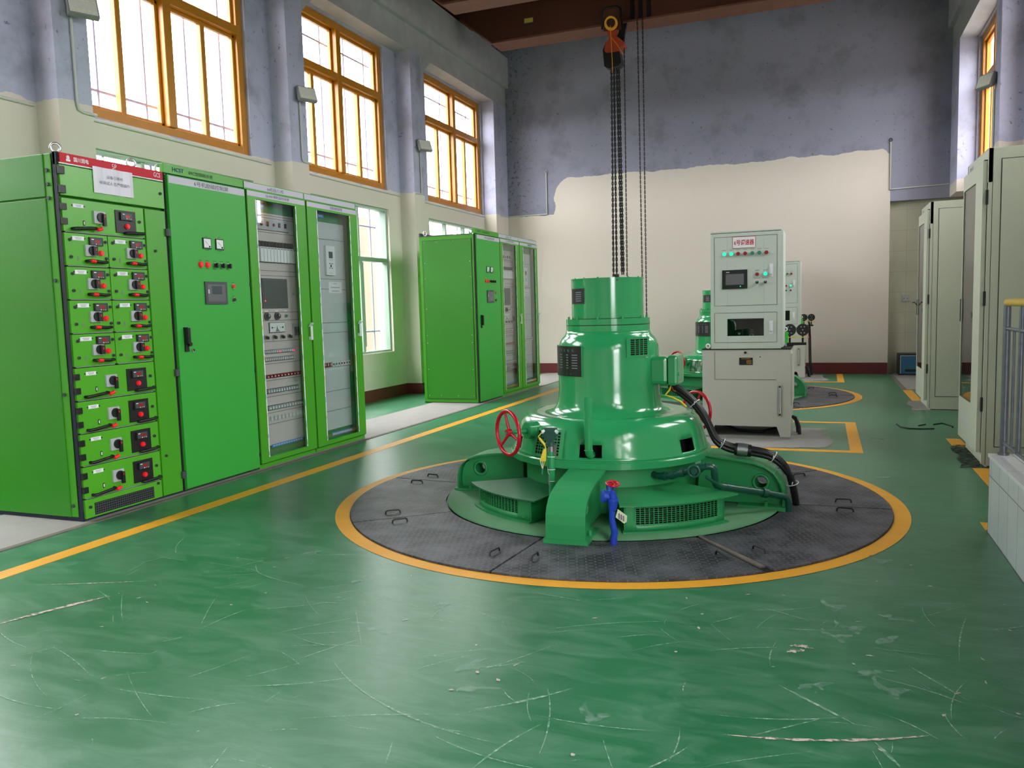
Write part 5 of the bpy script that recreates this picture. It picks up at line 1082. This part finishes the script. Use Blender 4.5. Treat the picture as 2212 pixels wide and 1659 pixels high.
tag(MB().box(1.13, 1.60, 14.05, 14.45, .005, .34, 'dark_steel').box(1.155, 1.58, 14.045, 14.05, .03, .315, 'box_blue').box(1.15, 1.156, 14.04, 14.05, .03, .315, 'panel_grey').box(1.15, 1.58, 14.04, 14.05, .31, .318, 'panel_grey').box(1.22, 1.5, 14.043, 14.045, .06, .10, 'dark_steel').build('blue_crate'), 'blue-panelled box standing on the alcove floor', 'box')
tag(MB().tube([(1.36, 10.5, 1.17), (1.30, 10.56, 1.08)], .006, 'black_plastic', 6).cyl((1.05, 10.49, 1.17), (1.005, 10.50, 1.09), .006, 'black_plastic', 6).build('cable_hook') if False else MB().tube([(1.050, 10.50, 1.10), (1.0, 10.50, 1.17), (.98, 10.50, 1.16)], .006, 'black_plastic', 6).build('cable_hook'), 'thin black hook on the far edge of the farther beige cabinet', 'hook')

# ------------------------------------------------------------------ overhead crane and chain hoist
t = thing('overhead_crane', 'rust-brown overhead travelling crane spanning the hall', 'crane', (0, 12.0, 0))
def girder(y0, y1):
    m = MB(); m.prism([(-5.36, 5.78), (-4.83, 5.36), (1.10, 5.36), (1.63, 5.78), (1.63, 6.15), (-5.36, 6.15)], 'y', y0, y1, 'crane_rust')
    for (a, b) in (((-5.36, 5.78), (-4.83, 5.36)), ((-4.83, 5.36), (1.10, 5.36)), ((1.10, 5.36), (1.63, 5.78))):
        m.prism([(a[0], a[1]-.028), (b[0], b[1]-.028), b, a], 'y', y0-.05, y1+.05, 'crane_flange')
    return m
g = girder(0, .32).build('girder', t)
for x in (-2.62, -2.50, -2.38, .2): MB().box(x-.03, x+.03, -.012, 0, 5.37, 6.10, 'black_rubber').build('stiffener', g)
MB().box(-4.295, -4.16, -.006, 0, 5.575, 5.635, 'rail_yellow').box(-4.30, -4.155, -.004, 0, 5.570, 5.642, 'dull_green').build('yellow_label', g)
MB().text('吊 RS', -1.05, 5.62, .26, -.004, 'dark_red_button', 1.0, True).build('painted_letters', g)
girder(-1.75, -1.45).build('girder', t)
for x, nm in ((-5.52, 'end_carriage'), (1.70, 'end_carriage')): MB().box(x-.10, x+.12, -2.2, .7, 5.90, 6.20, 'crane_rust').cyl((x, -1.9, 5.97), (x+.08, -1.9, 5.97), .12, 'dark_steel', 18).cyl((x, .4, 5.97), (x+.08, .4, 5.97), .12, 'dark_steel', 18).box(x-.02, x+.04, .7, .82, 5.88, 6.0, 'black_rubber').build(nm, t)
t = thing('chain_hoist', 'orange and black chain hoist hanging from the crane on long black chains', 'hoist', (0, 11.90, 0))
MB().box(-3.02, -2.76, -.05, .0, 5.22, 5.52, 'crane_rust').tube([(-3.04, -.05, 5.25), (-3.02, -.06, 5.50), (-2.97, -.06, 5.54), (-2.82, -.06, 5.54), (-2.76, -.06, 5.50), (-2.74, -.05, 5.25)], .016, 'black_rubber', 8).prism([(-2.98, 5.25), (-2.80, 5.25), (-2.86, 5.08), (-2.93, 5.08)], 'y', -.04, .0, 'hoist_orange').prism([(-2.84, 5.10), (-2.76, 5.30), (-2.68, 5.30), (-2.74, 5.05), (-2.80, 4.98), (-2.86, 5.0)], 'y', -.02, .04, 'black_rubber').build('trolley', t)
m = MB(); m.prism([(-3.0, 4.93), (-2.985, 5.03), (-2.92, 5.10), (-2.80, 5.10), (-2.72, 5.03), (-2.70, 4.97), (-2.76, 4.95), (-2.80, 4.90), (-2.97, 4.90)], 'y', -.10, .08, 'hoist_orange'); m.build('hoist_cover', t, bevel=.012)
m = MB(); m.prism([(-3.01, 4.72), (-3.03, 4.95), (-2.98, 5.06), (-2.96, 4.92), (-2.78, 4.90), (-2.76, 4.74), (-2.80, 4.70), (-2.95, 4.68)], 'y', -.08, .10, 'black_plastic'); m.build('hoist_body', t, bevel=.012)
MB().torus((-2.895, -.10, 5.30), (0, 1, .5), .085, .014, 'rope_yellow', 28, 6).torus((-2.895, -.11, 5.31), (.1, 1, .5), .078, .012, 'rope_yellow', 28, 6).tube([(-2.90, -.12, 5.26), (-2.89, -.12, 5.05), (-2.88, -.12, 4.75), (-2.88, -.12, 4.60)], .006, 'rope_yellow', 6).tube([(-2.89, -.12, 5.10), (-2.80, -.12, 4.98), (-2.72, -.11, 4.84)], .005, 'rope_yellow', 6).build('rope_coil', t)
def chain(x0, x1, z0, z1, pitch, wire, name):
    m = MB(); n = int((z0-z1)/pitch); L = pitch*.5+wire*1.3; Wk = wire*1.9
    for i in range(n):
        f_ = (i+.5)/n; x = x0+(x1-x0)*f_; z = z0+(z1-z0)*f_; pts = []
        for k in range(8):
            a = 2*PI*k/8; u, v = Wk*math.cos(a)*.85, L*math.sin(a)+(L*.35 if math.sin(a) > 0.1 else -L*.35 if math.sin(a) < -.1 else 0)*.3
            pts.append((x+u, 0, z+v) if i % 2 == 0 else (x, u, z+v))
        m.tube(pts, wire, 'black_rubber', 4, closed=True)
    return m.build(name, t)
for x0, x1 in ((-2.925, -2.940), (-2.885, -2.890), (-2.845, -2.812), (-2.812, -2.785)): chain(x0, x1, 4.74, 1.70, .040, .0075, 'load_chain')
for x0, x1, a, b in ((-2.729, -2.733, 5.27, 1.3), (-2.53, -2.50, 5.36, 1.0), (-2.455, -2.446, 5.36, .975)): chain(x0, x1, a, b, .034, .0048, 'hand_chain')
MB().box(-2.95, -2.86, -.03, .03, 1.62, 1.70, 'black_plastic').prism([(-2.97, 1.60), (-2.84, 1.60), (-2.86, 1.66), (-2.95, 1.66)], 'y', -.04, .04, 'black_plastic').torus((-2.905, 0, 1.55), (0, 1, 0), .04, .012, 'black_plastic', 20, 6).build('hook_block', t)
